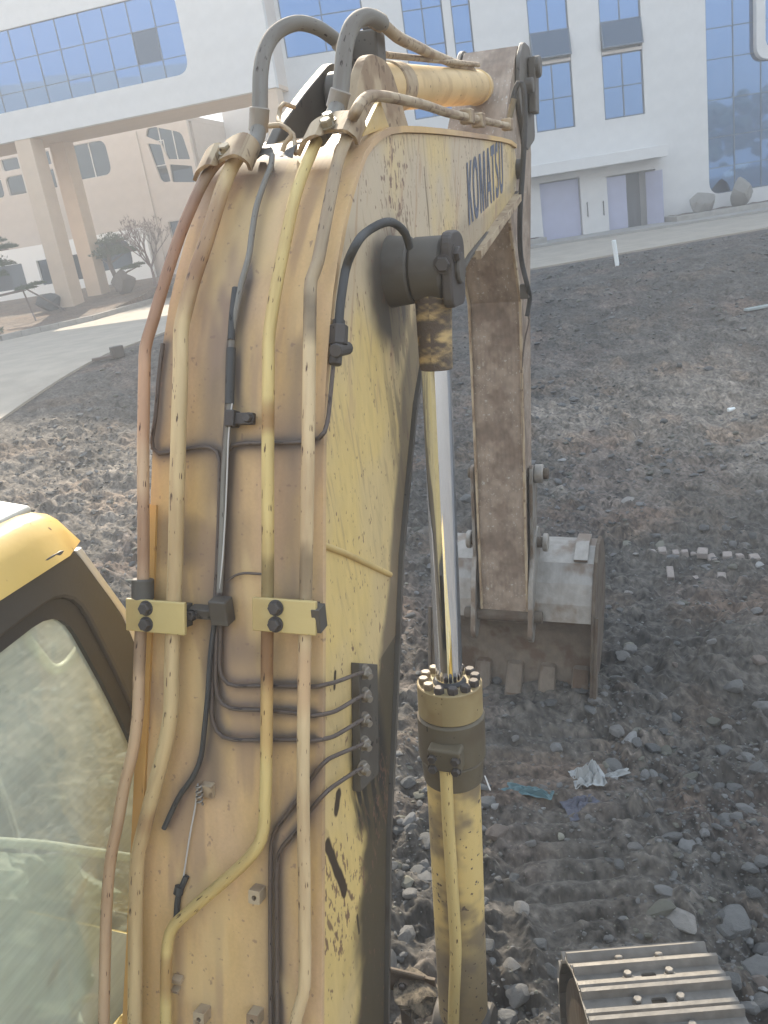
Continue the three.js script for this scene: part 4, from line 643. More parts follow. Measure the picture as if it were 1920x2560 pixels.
{ const P = [], fr = [[-1.338,2.304,-1.862],[-1.335,2.244,-1.846]]; for (let i = 0; i <= 60; i++) { const t = i / 60, a = t * 8 * Math.PI; P.push([lerp(fr[0][0], fr[1][0], t) + 0.009 * Math.cos(a), lerp(fr[0][1], fr[1][1], t), lerp(fr[0][2], fr[1][2], t) + 0.008 * Math.sin(a)]); } mesh('wire_spring', tube(P, 0.0035, 6, 120), M.fitting, boom); const q = fr[0]; mesh('bracket', box(q[0], q[0] + 0.04, q[1] - 0.05, q[1] - 0.005, q[2] - 0.035, q[2] - 0.005, 0.003), M.clampDusty, boom); }
function harnessClamp(px, name = 'harness_clamp') { const q = px[0], fr = topFrame(-q[2], q[1]); const M4 = new THREE.Matrix4().makeBasis(new THREE.Vector3(1, 0, 0), fr.t, fr.n.clone().negate().multiplyScalar(-1)).setPosition(V(q)); const g = merge([new RoundedBoxGeometry(0.085, 0.035, 0.022, 2, 0.004), new RoundedBoxGeometry(0.03, 0.05, 0.045, 2, 0.005).translate(-0.03, 0, 0)]); g.applyMatrix4(M4); mesh(name, boxUV(g), M.boltDark, boom); const p = V(q).add(new THREE.Vector3(0.03, 0, 0)).addScaledVector(fr.n, 0.011); mesh('bolt', hexBolt(p.toArray(), fr.n.toArray(), 0.014, 0.018), M.boltDark, boom); }
harnessClamp([[-1.187,3.39,-2.166]]); 
{ const [a, b] = [[-1.344,2.82,-2.007],[-1.24,2.834,-2.008]], fr = topFrame(-a[2], a[1]); mesh('harness_clamp', [box(a[0] - 0.02, b[0] + 0.01, a[1] - 0.012, a[1] + 0.02, a[2] - 0.03, a[2] + 0.012, 0.004), box(b[0] - 0.04, b[0] + 0.02, a[1] - 0.02, a[1] + 0.06, a[2] - 0.02, a[2] + 0.03, 0.006)], M.oily, boom); mesh('bolt', hexBolt(V(a).addScaledVector(fr.n, 0.02).toArray(), fr.n.toArray(), 0.014, 0.02), M.boltDark, boom); }
for (const q of [[-1.142,1.997,-1.78],[-1.334,1.585,-1.66],[-1.148,1.619,-1.671]]) { const fr = topFrame(-q[2], q[1]), M4 = new THREE.Matrix4().makeBasis(new THREE.Vector3(1, 0, 0), fr.t, new THREE.Vector3().crossVectors(new THREE.Vector3(1, 0, 0), fr.t)).setPosition(V(q)); const s = shapeOf(roundPoly([[-0.019, -0.021], [0.019, -0.021], [0.019, 0.021], [-0.019, 0.021]], 0.004), [circlePts(0, -0.002, 0.008, 16).reverse()]); const g = new THREE.ExtrudeGeometry(s, { depth: 0.045, bevelEnabled: false }); g.translate(0, 0, -0.028); g.applyMatrix4(M4); mesh('weld_nut', boxUV(g), M.clampDusty, boom); }
{ const [a, b] = [[-1.427,1.667,-1.698],[-1.436,1.631,-1.69]]; mesh('bracket', [box(a[0] - 0.02, a[0] + 0.015, a[1] - 0.008, a[1] + 0.008, a[2] - 0.015, a[2] + 0.01, 0.002), box(b[0] - 0.015, b[0] + 0.012, b[1] - 0.005, b[1] + 0.005, b[2] - 0.015, b[2] + 0.01, 0.002)], M.clampDusty, boom); }
mesh('spring_tail', tube([[-1.24,2.92,-2.044],[-1.211,2.939,-2.048],[-1.177,2.947,-2.049],[-1.145,2.946,-2.051],[-1.123,2.947,-2.05]], 0.004, 6), M.line, boom);
// hose over to the lift pivot, with its fitting on the side plate
mesh('fitting', [cyl(...[[-0.915,3.525,-2.265],[-0.915,3.645,-2.329]], 0.019, 0.019, 14, 0.003), cyl(...[[-0.905,3.58,-2.28],[-0.905,3.634,-2.3]], 0.027, 0.027, 6, 0.003), cyl(...[[-0.9,3.57,-2.238],[-0.9,3.562,-2.335]], 0.02, 0.02, 12, 0.003)], M.boltDark, boom);
mesh('hose', tube([...[[-0.91,3.63,-2.309],[-0.91,3.677,-2.331],[-0.91,3.741,-2.374],[-0.91,3.792,-2.418]], ...[[-0.87,3.845,-2.394],[-0.87,3.881,-2.51]], ...[[-0.84,3.901,-2.566],[-0.84,3.894,-2.713]], ...[[-0.83,3.862,-2.775],[-0.83,3.819,-2.811]]], 0.0135, 12), M.rubber, boom);
// the pivot that the lift cylinder's rod hangs from
const PF = 2.97, PU = 3.735;
mesh('pivot_boss', cyl([RS - 0.01, PU, -PF], [-0.865, PU, -PF], 0.125, 0.115, 32, 0.008), M.oily, boom);
mesh('pivot_pin', cyl([-0.86, PU, -PF], [-0.69, PU, -PF], 0.055, 0.055, 28, 0.006), M.oily, boom);
mesh('pivot_cap', plate(roundPoly([[PF - 0.10, PU - 0.13], [PF + 0.10, PU - 0.13], [PF + 0.11, PU + 0.10], [PF + 0.02, PU + 0.13], [PF - 0.10, PU + 0.12]], 0.05), -0.742, -0.705, 0.008), M.boltDark, boom);
mesh('bolt', hexBolt([-0.705, PU + 0.05, -PF + 0.05], [1, 0, 0.0], 0.026, 0.02), M.boltDark, boom);
mesh('bolt', hexBolt([-0.735, PU + 0.02, -PF + 0.105], [0.15, 0, 1], 0.026, 0.02), M.boltDark, boom);
// bracket that carries the stick cylinder
for (const r of [-1.36, -1.10]) mesh('cylinder_bracket', plate(roundPoly(r < -1.2 ? [[2.85, 4.12], [3.05, 4.27], [3.32, 4.41], [3.62, 4.55], [3.78, 4.50], [3.86, 4.24], [3.2, 4.18]] : [[2.98, 4.17], [3.06, 4.28], [3.19, 4.43], [3.30, 4.50], [3.55, 4.50], [3.78, 4.26], [3.3, 4.18]], [0, 0.05, 0.08, 0.08, 0.1, 0, 0]), r - 0.02, r + 0.02, 0.005), r < -1.2 ? M.oily : M.clampDusty, boom);
mesh('gusset', plate([[2.80, 4.17], [3.02, 4.30], [3.10, 4.22]], RS - 0.03, RS - 0.012, 0.003), M.capYellow, boom);
mesh('lifting_hook', tube([...[[-1.178,4.136,-2.75]], ...[[-1.206,4.207,-2.8],[-1.243,4.234,-2.8]], ...[[-1.289,4.28,-2.9],[-1.278,4.307,-2.9]], ...[[-1.275,4.309,-3]]], 0.008, 8), M.clampDusty, boom);
mesh('lifting_hook', tube([[-1.167,4.137,-2.62],[-1.157,4.157,-2.62],[-1.13,4.182,-2.62],[-1.161,4.21,-2.62],[-1.204,4.214,-2.62]], 0.008, 8), M.clampDusty, boom);
mesh('rag', (() => { const q = [[-1.383,4.147,-2.753],[-1.323,4.146,-2.752],[-1.244,4.141,-2.737],[-1.26,4.118,-2.705]]; const g = new THREE.PlaneGeometry(0.3, 0.10, 30, 10); const p = g.attributes.position; for (let i = 0; i < p.count; i++) p.setZ(i, 0.03 * (fbm(p.getX(i) * 20, p.getY(i) * 20, 3, 0, 5) - 0.3)); g.computeVertexNormals(); const fr = topFrame(-q[1][2], q[1][1]); g.applyMatrix4(new THREE.Matrix4().makeBasis(new THREE.Vector3(1, 0, 0), fr.t, fr.n).setPosition(V(q[1]))); return boxUV(g); })(), Object.assign(M.oily.clone(), { side: THREE.DoubleSide }), boom);
// hoses from the pipe ends to the stick cylinder
mesh('hydraulic_hose', tube([...[[-1.342,4.153,-2.684],[-1.321,4.163,-2.7]], ...[[-1.34,4.195,-2.8]], ...[[-1.356,4.266,-2.88]], ...[[-1.367,4.346,-2.93]], ...[[-1.387,4.432,-3]], ...[[-1.404,4.521,-3.1]], ...[[-1.396,4.591,-3.2]], ...[[-1.356,4.63,-3.3]], ...[[-1.317,4.627,-3.4]], ...[[-1.289,4.601,-3.5]], ...[[-1.275,4.574,-3.6]]], 0.0275, 16), M.dustVeilRubber, boom);
mesh('hydraulic_hose', tube([...[[-1.081,4.172,-2.712],[-1.081,4.21,-2.793]], ...[[-1.098,4.257,-2.92]], ...[[-1.1,4.323,-3]], ...[[-1.102,4.404,-3.05]], ...[[-1.107,4.5,-3.12]], ...[[-1.102,4.574,-3.2]], ...[[-1.088,4.614,-3.3]], ...[[-1.083,4.624,-3.4]], ...[[-1.087,4.627,-3.5]]], 0.030, 16), M.dustVeilRubber, boom);
mesh('hose_fitting', [cyl(...[[-1.109,4.639,-3.45]], ...[[-1.085,4.624,-3.5]], 0.034, 0.034, 16, 0.004), tube([...[[-1.091,4.63,-3.5]], ...[[-1.091,4.614,-3.7]], ...[[-1.109,4.631,-4.05]], ...[[-1.149,4.665,-4.5]], ...[[-1.172,4.698,-5]], ...[[-1.172,4.721,-5.5]], ...[[-1.166,4.691,-5.6]]], 0.024, 12)], M.clampDusty, boom);
mesh('hose_ferrule', cyl(...[[-1.356,4.228,-2.86],[-1.341,4.303,-2.86]], 0.034, 0.034, 16, 0.004), M.fitting, boom);
mesh('hose_ferrule', cyl(...[[-1.108,4.279,-2.97],[-1.084,4.338,-2.97]], 0.036, 0.036, 16, 0.004), M.fitting, boom);
mesh('hose_ferrule', cyl(...[[-1.284,4.596,-3.52],[-1.25,4.562,-3.52]], 0.034, 0.034, 16, 0.004), M.fitting, boom);
{ const [q] = [[-1.217,4.544,-3.62]]; mesh('valve_block', [box(q[0] - 0.085, q[0] + 0.085, q[1] - 0.085, q[1] + 0.085, q[2] - 0.06, q[2] + 0.06, 0.012), box(q[0] + 0.02, q[0] + 0.085, q[1] + 0.085, q[1] + 0.12, q[2] - 0.04, q[2] + 0.04, 0.008), box(q[0] - 0.05, q[0] + 0.06, q[1] - 0.28, q[1] - 0.086, q[2] - 0.05, q[2] + 0.05, 0.01)], M.oily, boom); mesh('port_cap', cyl([q[0] - 0.045, q[1] - 0.01, q[2] + 0.055], [q[0] - 0.045, q[1] - 0.01, q[2] + 0.08], 0.026, 0.026, 16, 0.004), M.boltYel, boom); }
// the pipe and hose that run out along the boom's shoulder to the stick
mesh('grease_pipe', tube([...[[-0.993,4.152,-2.718],[-1.033,4.222,-2.895]], ...[[-0.93,4.225,-2.658],[-0.93,4.257,-2.718],[-0.93,4.282,-2.793],[-0.93,4.297,-2.918],[-0.93,4.305,-3.048],[-0.93,4.321,-3.47],[-0.93,4.326,-3.879],[-0.93,4.35,-4.527],[-0.93,4.376,-5.218]], ...[[-0.92,4.376,-5.265]]], 0.0185, 12), M.clampDusty, boom);
for (const q of [[-0.93,4.344,-4.235],[-0.93,4.347,-4.488],[-0.93,4.388,-5.297]]) mesh('pipe_clip', box(q[0] - 0.03, q[0] + 0.03, q[1] - 0.035, q[1] + 0.03, q[2] - 0.04, q[2] + 0.04, 0.01), M.clampDusty, boom);
{
  const font = await new FontLoader().loadAsync('fonts/droid/droid_sans_bold.typeface.json');
  const gs = font.generateShapes('KOMATSU', 0.2), g = new THREE.ShapeGeometry(gs, 4), p = g.attributes.position; g.computeBoundingBox(); const w = g.boundingBox.max.x, uv = new Float32Array(p.count * 2);
  for (let i = 0; i < p.count; i++) { const x = p.getX(i) / w, y = p.getY(i) / 0.15; uv[2 * i] = x * 3; uv[2 * i + 1] = y; p.setXYZ(i, RS + 0.0025, 3.855 + 0.17 * x + 0.215 * y, -(4.24 + 0.98 * x)); }
  g.setAttribute('uv', new THREE.BufferAttribute(uv, 2)); g.computeVertexNormals(); mesh('lettering', g, M.letters, boom);
}


// lift cylinder
const lift = group('lift_cylinder', ex);
{
  const at = (u) => { const t = (PU - u) / (PU - 0.4); return [-0.80, u, -lerp(PF, 2.79, t)]; };
  const ring = (u1, u0, r1, r0, m, nm, bev = 0.004) => mesh(nm, cyl(at(u0), at(u1), r0, r1, 40, bev), m, lift);
  mesh('rod_eye', cyl([-0.865, PU, -PF], [-0.745, PU, -PF], 0.112, 0.112, 32, 0.012), M.oily, lift);
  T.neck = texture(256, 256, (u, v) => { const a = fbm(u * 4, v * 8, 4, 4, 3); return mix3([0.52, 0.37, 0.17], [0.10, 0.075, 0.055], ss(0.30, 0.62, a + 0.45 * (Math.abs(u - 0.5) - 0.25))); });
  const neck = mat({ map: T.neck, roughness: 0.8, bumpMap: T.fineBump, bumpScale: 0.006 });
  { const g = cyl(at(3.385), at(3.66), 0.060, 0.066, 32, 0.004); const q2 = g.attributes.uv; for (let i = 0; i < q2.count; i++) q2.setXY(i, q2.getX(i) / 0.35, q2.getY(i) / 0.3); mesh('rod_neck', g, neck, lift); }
  mesh('rod', cyl(at(2.1), at(3.39), 0.0545, 0.0545, 48), M.chrome, lift);
  ring(2.135, 2.0, 0.132, 0.132, mat({ map: T.paint, color: rgb(0.33, 0.26, 0.13), roughness: 0.6 }), 'gland_cap');
  ring(1.998, 1.80, 0.138, 0.138, M.head = mat({ map: T.paint, color: rgb(0.125, 0.105, 0.07), roughness: 0.6, bumpMap: T.fineBump, bumpScale: 0.001 }), 'gland', 0.01);
  ring(1.798, 1.69, 0.130, 0.122, M.head, 'gland_collar', 0.006);
  T.barrel = texture(512, 1024, (u, v) => {
    const a = fbm(u * 5, v * 9, 4, 5, 6), b = fbm(u * 30, v * 60, 3, 30, 9), band = fbm(u * 3, v * 30, 3, 3, 15);
    let c = mix3([0.60, 0.44, 0.17], [0.17, 0.13, 0.085], 0.85 * ss(0.40, 0.75, a + 0.2 * (band - 0.5)));
    c = mix3(c, [0.19, 0.15, 0.10], ss(0.5, 0.35, v) * 0.75);
    if (b > 0.76) c = mix3(c, [0.10, 0.07, 0.05], ss(0.76, 0.81, b)); return c;
  });
  const bm = mat({ map: T.barrel, roughness: 0.6, bumpMap: T.fineBump, bumpScale: 0.0008 });
  { const g = cyl(at(0.35), at(1.695), 0.112, 0.112, 40), uv = g.attributes.uv; for (let i = 0; i < uv.count; i++) uv.setXY(i, uv.getX(i) / 0.704, uv.getY(i) / 1.345); mesh('barrel', g, bm, lift); }
  const c = at(2.135), ax = V(at(2.5)).sub(V(at(1.5))).normalize(), e1 = new THREE.Vector3(1, 0, 0), e2 = new THREE.Vector3().crossVectors(e1, ax).normalize();
  for (let i = 0; i < 12; i++) { const a = (i + 0.3) / 12 * 6.2832, p = V(c).addScaledVector(e1, Math.cos(a) * 0.105).addScaledVector(e2, Math.sin(a) * 0.105); mesh('bolt', hexBolt(p.toArray(), ax.toArray(), 0.0215, 0.026, false), Math.cos(a) < -0.2 ? M.boltYel : M.boltDark, lift); }  // left bolts get the lighter material: sunlight on them put into the colour
  mesh('wiper_seal', cyl(at(2.136), at(2.15), 0.068, 0.06, 36, 0.003), M.black, lift);
  // flange block and its pipe on the side that faces the cab
  const q = at(1.885), o = [q[0] + 0.012, q[1], q[2] + 0.145];
  mesh('flange_block', boxUV(new RoundedBoxGeometry(0.135, 0.10, 0.07, 3, 0.012).translate(...o)), M.head, lift);
  for (const [dx, dy] of [[-0.046, 0.012], [0.046, 0.012], [-0.046, -0.036], [0.046, -0.036]]) mesh('bolt', hexBolt([o[0] + dx, o[1] + dy, o[2] + 0.03], [0, 0, 1], 0.018, 0.022), M.boltDark, lift);
  mesh('cylinder_pipe', tube([[o[0] + 0.005, o[1] - 0.03, o[2] + 0.01], ...[[-0.794,1.916,-2.735],[-0.793,1.757,-2.725],[-0.793,1.53,-2.715],[-0.788,1.299,-2.7],[-0.784,1.103,-2.685],[-0.783,0.961,-2.675],[-0.789,0.836,-2.665],[-0.8,0.684,-2.655],[-0.815,0.378,-2.63]]], 0.0255, 16), M.pipeC, lift);
  mesh('barrel_foot', cyl([-0.93, 0.36, -2.785], [-0.67, 0.36, -2.785], 0.13, 0.13, 28, 0.01), M.oily, lift);
}
// stick cylinder on top of the boom
const sc = group('stick_cylinder', ex);
{
  const a = [-1.23, 4.42, -3.48], dir = V([-1.2, 4.66, -5.75]).sub(V(a)).normalize(), P = (s) => V(a).addScaledVector(dir, s).toArray();
  mesh('barrel', cyl(P(0.1), P(2.25), 0.098, 0.098, 36, 0.015), M.dustYel = mat({ map: T.paint, color: rgb(0.62, 0.45, 0.22), roughness: 0.6 }), sc);
  mesh('barrel_eye', cyl([-1.33, 4.40, -3.52], [-1.13, 4.40, -3.52], 0.088, 0.088, 28, 0.01), M.oily, sc);
  mesh('barrel_band', cyl(P(0.45), P(0.62), 0.106, 0.106, 36, 0.006), M.clampDusty, sc);
  mesh('gland', cyl(P(2.24), P(2.42), 0.104, 0.092, 36, 0.03), M.dustYel, sc);
  mesh('rod', cyl(P(2.4), P(3.0), 0.05, 0.05, 24), M.chrome, sc);
  mesh('rod_eye', cyl([-1.30, 4.71, -6.36], [-1.10, 4.71, -6.36], 0.10, 0.10, 28, 0.01), M.clampDusty, sc);
  mesh('cylinder_pipe', tube([P(0.3), P(1.0), P(2.1)].map((q) => [q[0] + 0.06, q[1] + 0.115, q[2]]), 0.014, 10), M.clampDusty, sc);
}
// stick (the outer arm)
const stick = group('stick', ex);
{
  const prof = [[6.15, 0.80], [6.15, 3.3], [5.80, 3.85], [5.58, 4.15], [5.62, 4.34], [6.12, 4.82], [6.30, 4.95], [6.62, 4.92], [6.80, 4.3], [6.62, 3.3], [6.42, 0.74], [6.28, 0.68]];
  const g = plate(prof, -1.39, -1.02, 0.006), uv = g.attributes.uv, p = g.attributes.position; for (let i = 0; i < uv.count; i++) uv.setXY(i, (Math.abs(g.attributes.normal.getX(i)) > 0.7 ? -p.getZ(i) : p.getX(i)) / 0.74, p.getY(i) / 1.8);
  mesh('arm_box', g, M.arm, stick);
  for (const r of [-1.40, -1.028]) mesh('edge_plate', plate([[6.125, 0.86], [6.125, 3.3], [5.78, 3.84], [5.82, 3.87], [6.165, 3.31], [6.165, 0.86]], r, r + 0.018, 0.003), M.clampDusty, stick);
  for (const r of [-1.415, -1.0]) mesh('cylinder_lug', plate(roundPoly([[6.1, 4.6], [6.16, 4.86], [6.34, 4.98], [6.6, 4.98], [6.72, 4.8], [6.78, 4.4], [6.4, 4.3]], 0.06), r - 0.014, r + 0.014, 0.004), M.oily, stick);
  mesh('pin', cyl([-1.46, 4.71, -6.36], [-0.93, 4.71, -6.36], 0.05, 0.05, 24, 0.006), M.oily, stick);
  mesh('pin_cap', [cyl([-0.985, 4.84, -6.52], [-0.90, 4.84, -6.52], 0.07, 0.07, 20, 0.01), box(-0.98, -0.93, 4.55, 4.9, -6.62, -6.45, 0.01)], M.oily, stick);
  mesh('pin', cyl([-1.5, 4.16, -5.72], [-0.91, 4.16, -5.72], 0.06, 0.06, 24, 0.006), M.oily, stick);
  mesh('pin', cyl([-1.5, 0.80, -6.30], [-0.92, 0.80, -6.30], 0.06, 0.06, 24, 0.006), M.darkSteel, stick);
  // link bars that tip the bucket
  for (const r of [-1.45, -0.985]) mesh('tipping_link', plate(roundPoly([[6.20, 1.02], [6.36, 1.02], [6.46, 2.0], [6.24, 2.05]], 0.07), r - 0.014, r + 0.014, 0.005), M.steel, stick);
  mesh('link_pin', cyl([-1.5, 1.96, -6.34], [-0.86, 1.96, -6.34], 0.045, 0.045, 20, 0.008), M.darkSteel, stick);
  mesh('pin_boss', cyl([-0.97, 1.96, -6.34], [-0.90, 1.96, -6.34], 0.075, 0.075, 24, 0.008), M.steel, stick);
  mesh('hose', tube([...[[-0.983,4.412,-5.6],[-0.965,4.459,-5.6],[-0.943,4.556,-5.6],[-0.917,4.625,-5.6],[-0.895,4.642,-5.6],[-0.879,4.599,-5.6],[-0.875,4.427,-5.6],[-0.894,4.153,-5.6],[-0.918,3.879,-5.6]], ...[[-0.963,3.594,-5.9],[-0.929,3.433,-5.9]], ...[[-0.945,3.312,-6.1],[-0.965,3.202,-6.1]]], 0.0165, 10), M.rubber, stick);
  mesh('hose_fitting', tube([[-0.978,4.42,-5.6],[-0.962,4.47,-5.6],[-0.94,4.553,-5.6]], 0.019, 10), M.boltYel, stick);
  mesh('grease_line', tube([[-0.969,3.227,-6.13],[-0.958,3.17,-6.13],[-0.99,3.029,-6.13],[-1.015,2.828,-6.13],[-1.021,2.439,-6.13],[-1.024,2.035,-6.13]], 0.006, 6), M.line, stick);
  { const [q] = [[-0.962,3.383,-6]]; mesh('bracket', box(q[0] - 0.03, q[0] + 0.03, q[1] - 0.05, q[1] + 0.05, q[2] - 0.04, q[2] + 0.03, 0.008), M.oily, stick); }
}
// bucket
const bucket = group('bucket', ex);
{
  const C0 = -1.80, C1 = -0.52, outer = [[6.18, 0.76], [6.22, 0.9], [6.30, 1.05], [6.42, 1.18], [6.6, 1.26], [6.82, 1.25], [7.05, 1.14], [7.22, 0.95], [7.3, 0.7], [7.24, 0.42], [7.06, 0.2], [6.8, 0.07], [6.5, 0.03], [6.22, 0.03]];
  const inn = outer.map((q, i) => { const a = outer[Math.max(0, i - 1)], b = outer[Math.min(outer.length - 1, i + 1)], dx = b[0] - a[0], dy = b[1] - a[1], L = Math.hypot(dx, dy); return [q[0] + dy / L * 0.03, q[1] - dx / L * 0.03]; });
  mesh('shell', plate([...outer, ...inn.reverse()], C0, C1, 0.003), M.steel, bucket);
  M.inner = mat({ map: T.steel, color: rgb(0.25, 0.205, 0.16), roughness: 0.95, bumpMap: T.fineBump, bumpScale: 0.006 });
  mesh('inner_wall', plate(roundPoly([[6.21, 0.79], [6.30, 0.80], [6.42, 0.62], [6.44, 0.42], [6.40, 0.2], [6.33, 0.05], [6.26, 0.05], [6.33, 0.22], [6.37, 0.43], [6.35, 0.58], [6.27, 0.72], [6.21, 0.76]], 0.03), C0 + 0.002, C1 - 0.002, 0.002), M.inner, bucket);
  const sideP = [[6.16, 0.80], [6.2, 0.92], [6.29, 1.07], [6.41, 1.2], [6.6, 1.285], [6.82, 1.275], [7.06, 1.16], [7.24, 0.96], [7.325, 0.7], [7.26, 0.41], [7.07, 0.18], [6.8, 0.045], [6.5, 0.005], [6.1, 0.0], [6.02, 0.06], [6.08, 0.4]];
  for (const r of [C0 - 0.03, C1 + 0.001]) mesh('side_plate', plate(sideP, r, r + 0.029, 0.005), M.darkSteel, bucket);
  for (const r of [C0 - 0.055, C1 + 0.031]) mesh('side_cutter', plate([[5.98, -0.04], [6.14, 0.0], [6.2, 0.42], [6.24, 0.8], [6.15, 0.83], [6.06, 0.42]], r, r + 0.024, 0.005), M.darkSteel, bucket);
  mesh('lip', box(C0 + 0.002, C1 - 0.002, 0.0, 0.045, -6.5, -6.1, 0.01), M.inner, bucket);
  for (let i = 0; i < 5; i++) { const x = lerp(C0 + 0.09, C1 - 0.09, i / 4); mesh('tooth', plate([[6.42, 0.11], [6.25, 0.13], [5.92, 0.02], [5.90, -0.01], [6.2, -0.04], [6.42, -0.02]], x - 0.06, x + 0.06, 0.012), M.inner, bucket); mesh('tooth_shank', plate([[6.10, 0.05], [6.29, 0.28], [6.38, 0.30], [6.40, 0.05]], x - 0.07, x + 0.07, 0.03), M.inner, bucket); }
  for (const r of [-1.45, -0.985]) mesh('ear', plate(roundPoly([[6.02, 0.66], [6.12, 0.58], [6.26, 0.72], [6.5, 1.2], [6.62, 1.3], [6.5, 1.48], [6.3, 1.46], [6.12, 1.1]], 0.06), r - 0.02, r + 0.02, 0.006), M.steel, bucket);
  mesh('ear_pin', cyl([-1.52, 1.36, -6.4], [-0.90, 1.36, -6.4], 0.045, 0.045, 20, 0.006), M.darkSteel, bucket);
  mesh('ear_pin', cyl([-1.54, 0.80, -6.16], [-0.90, 0.80, -6.16], 0.05, 0.05, 20, 0.006), M.darkSteel, bucket);
  for (const r of [-1.53, -0.9]) mesh('pin_collar', cyl([r - 0.02, 1.36, -6.4], [r + 0.02, 1.36, -6.4], 0.075, 0.075, 20, 0.006), M.steel, bucket);
  mesh('top_strip', plate([[6.42, 1.195], [6.6, 1.275], [6.82, 1.265], [6.83, 1.285], [6.6, 1.297], [6.41, 1.215]], C1 - 0.16, C1 - 0.05, 0.003), M.steel, bucket);
}
// cab, whose side window and roof corner show at the left
const cab = group('cab', ex);
{
  const CR = -1.72, CL = -2.74;
  const outer = roundPoly([[0.55, 2.98], [1.98, 3.05], [2.16, 2.72], [2.33, 2.1], [2.38, 1.5], [2.36, 1.12], [0.55, 1.12]], [0.1, 0.09, 0.3, 0.4, 0.3, 0.1, 0.05]);
  const hole = roundPoly([[0.82, 2.80], [1.885, 2.875], [2.04, 2.42], [2.16, 1.9], [2.18, 1.3], [0.82, 1.3]], [0.1, 0.13, 0.2, 0.3, 0.1, 0.1]);
  const mid = roundPoly([[0.78, 2.84], [1.935, 2.925], [2.09, 2.45], [2.21, 1.9], [2.23, 1.26], [0.78, 1.26]], [0.1, 0.14, 0.2, 0.3, 0.1, 0.1]);
  M.cabFrame = mat({ color: rgb(0.055, 0.05, 0.045), roughness: 0.55, bumpMap: T.fineBump, bumpScale: 0.0006 });
  for (const r of [CR - 0.05, CL]) {
    mesh('side_frame', plate(outer, r, r + 0.05, 0.012, [mid.slice().reverse()]), M.cabFrame, cab);
    mesh('window_seal', plate(mid.map((q) => [q[0], q[1]]), r + 0.004, r + 0.034, 0.0, [hole.slice().reverse()]), M.black, cab);
    { const g = new THREE.ShapeGeometry(shapeOf(roundPoly([[0.80, 2.82], [1.905, 2.895], [2.06, 2.43], [2.18, 1.9], [2.2, 1.28], [0.8, 1.28]], [0.1, 0.13, 0.2, 0.3, 0.1, 0.1]))); g.rotateY(Math.PI / 2); g.translate(r + 0.016, 0, 0); mesh('side_window', g, M.dirtyGlass, cab); }
  }
  // front: windscreen and pillars' edge, pale to paint in its sunlit rim
  const front = [[2.0, 3.02], [2.16, 2.72], [2.32, 2.1], [2.37, 1.5], [2.35, 1.14]];
  const ring = (o, t) => [...front.map((q) => [q[0] + o, q[1]]), ...front.slice().reverse().map((q) => [q[0] + o - t, q[1]])];
  mesh('pillar', plate(ring(0.010, 0.03), CR - 0.02, CR + 0.003, 0.006), M.pillar = mat({ color: rgb(0.50, 0.49, 0.46), roughness: 0.45 }), cab);
  mesh('pillar', plate(ring(0.012, 0.05), CL + 0.001, CL + 0.05, 0.008), M.pillar, cab);
  mesh('windscreen', plate(ring(0.0, 0.008), CL + 0.055, CR - 0.05, 0), M.windscreen = new THREE.MeshPhysicalMaterial({ color: 0xffffff, roughness: 0.03, transmission: 0.95, thickness: 0 }), cab);
  // roof with a raised rim
  const rp = [], nF = 26, nR = 22; const P = [], I = [], U = [];
  for (let i = 0; i <= nF; i++) for (let j = 0; j <= nR; j++) {
    const t = j / nR, r = lerp(CR + 0.012, CL - 0.012, t), dc = Math.min(r - (CL - 0.012), CR + 0.012 - r), fm = 2.10 - 0.16 * (1 - Math.sqrt(clamp(1 - Math.max(0, 1 - dc / 0.16) ** 2))), f = lerp(0.5, fm, i / nF);
    const rim = Math.exp(-(((r - (CR - 0.13)) / 0.09) ** 2)) * 0.075 + Math.exp(-(((r - (CL + 0.13)) / 0.09) ** 2)) * 0.085, round = Math.sqrt(clamp(1 - ((f - fm + 0.22) / 0.22) ** 2 * (f > fm - 0.22 ? 1 : 0))), e = Math.sqrt(clamp(1 - Math.max(0, 1 - Math.min(r - (CL - 0.012), CR + 0.012 - r) / 0.09) ** 2));
    P.push(r, 2.972 + 0.05 * clamp((f - 0.5) / 1.5) + (0.06 * e + rim * e) * round, -f); U.push(r, f); if (i && j) { const a = (i - 1) * (nR + 1) + j - 1, b = a + 1, c = a + nR + 1, d = c + 1; I.push(a, b, c, b, d, c); }
  }
  const g = new THREE.BufferGeometry(); g.setAttribute('position', new THREE.BufferAttribute(new Float32Array(P), 3)); g.setAttribute('uv', new THREE.BufferAttribute(new Float32Array(U), 2)); g.setIndex(I.reverse()); g.computeVertexNormals(); mesh('roof', g, Object.assign(M.capYellow.clone(), { side: THREE.DoubleSide }), cab);
  mesh('roof_pan', plate([[0.5, 2.985], [2.03, 3.045], [2.05, 3.03], [2.0, 2.99], [0.5, 2.94]], CL, CR - 0.052, 0.004), M.capYellow, cab);
  { const [q] = [[-2.427,2.964,-2.45]], gg = new RoundedBoxGeometry(0.34, 0.045, 0.2, 3, 0.02); gg.rotateZ(-0.12); gg.translate(q[0] - 0.09, q[1], q[2] + 0.03); mesh('sun_visor', boxUV(gg), M.grey, cab); }
  // what shows through the dirty side window
  mesh('grab_handle', tube([[-1.8,2.866,-1.772],[-1.8,2.801,-1.795],[-1.8,2.73,-1.826],[-1.8,2.667,-1.859],[-1.8,2.647,-1.895],[-1.8,2.653,-1.966],[-1.8,2.682,-2.023],[-1.8,2.749,-2.006]], 0.017, 10), M.handle = mat({ color: rgb(0.62, 0.63, 0.58), roughness: 0.5 }), cab);
  mesh('cross_bar', tube([...[[-1.86,2.268,-1.528],[-1.86,2.108,-1.706],[-1.86,1.955,-1.862],[-1.86,1.742,-2.076]]], 0.016, 10), M.grey, cab);
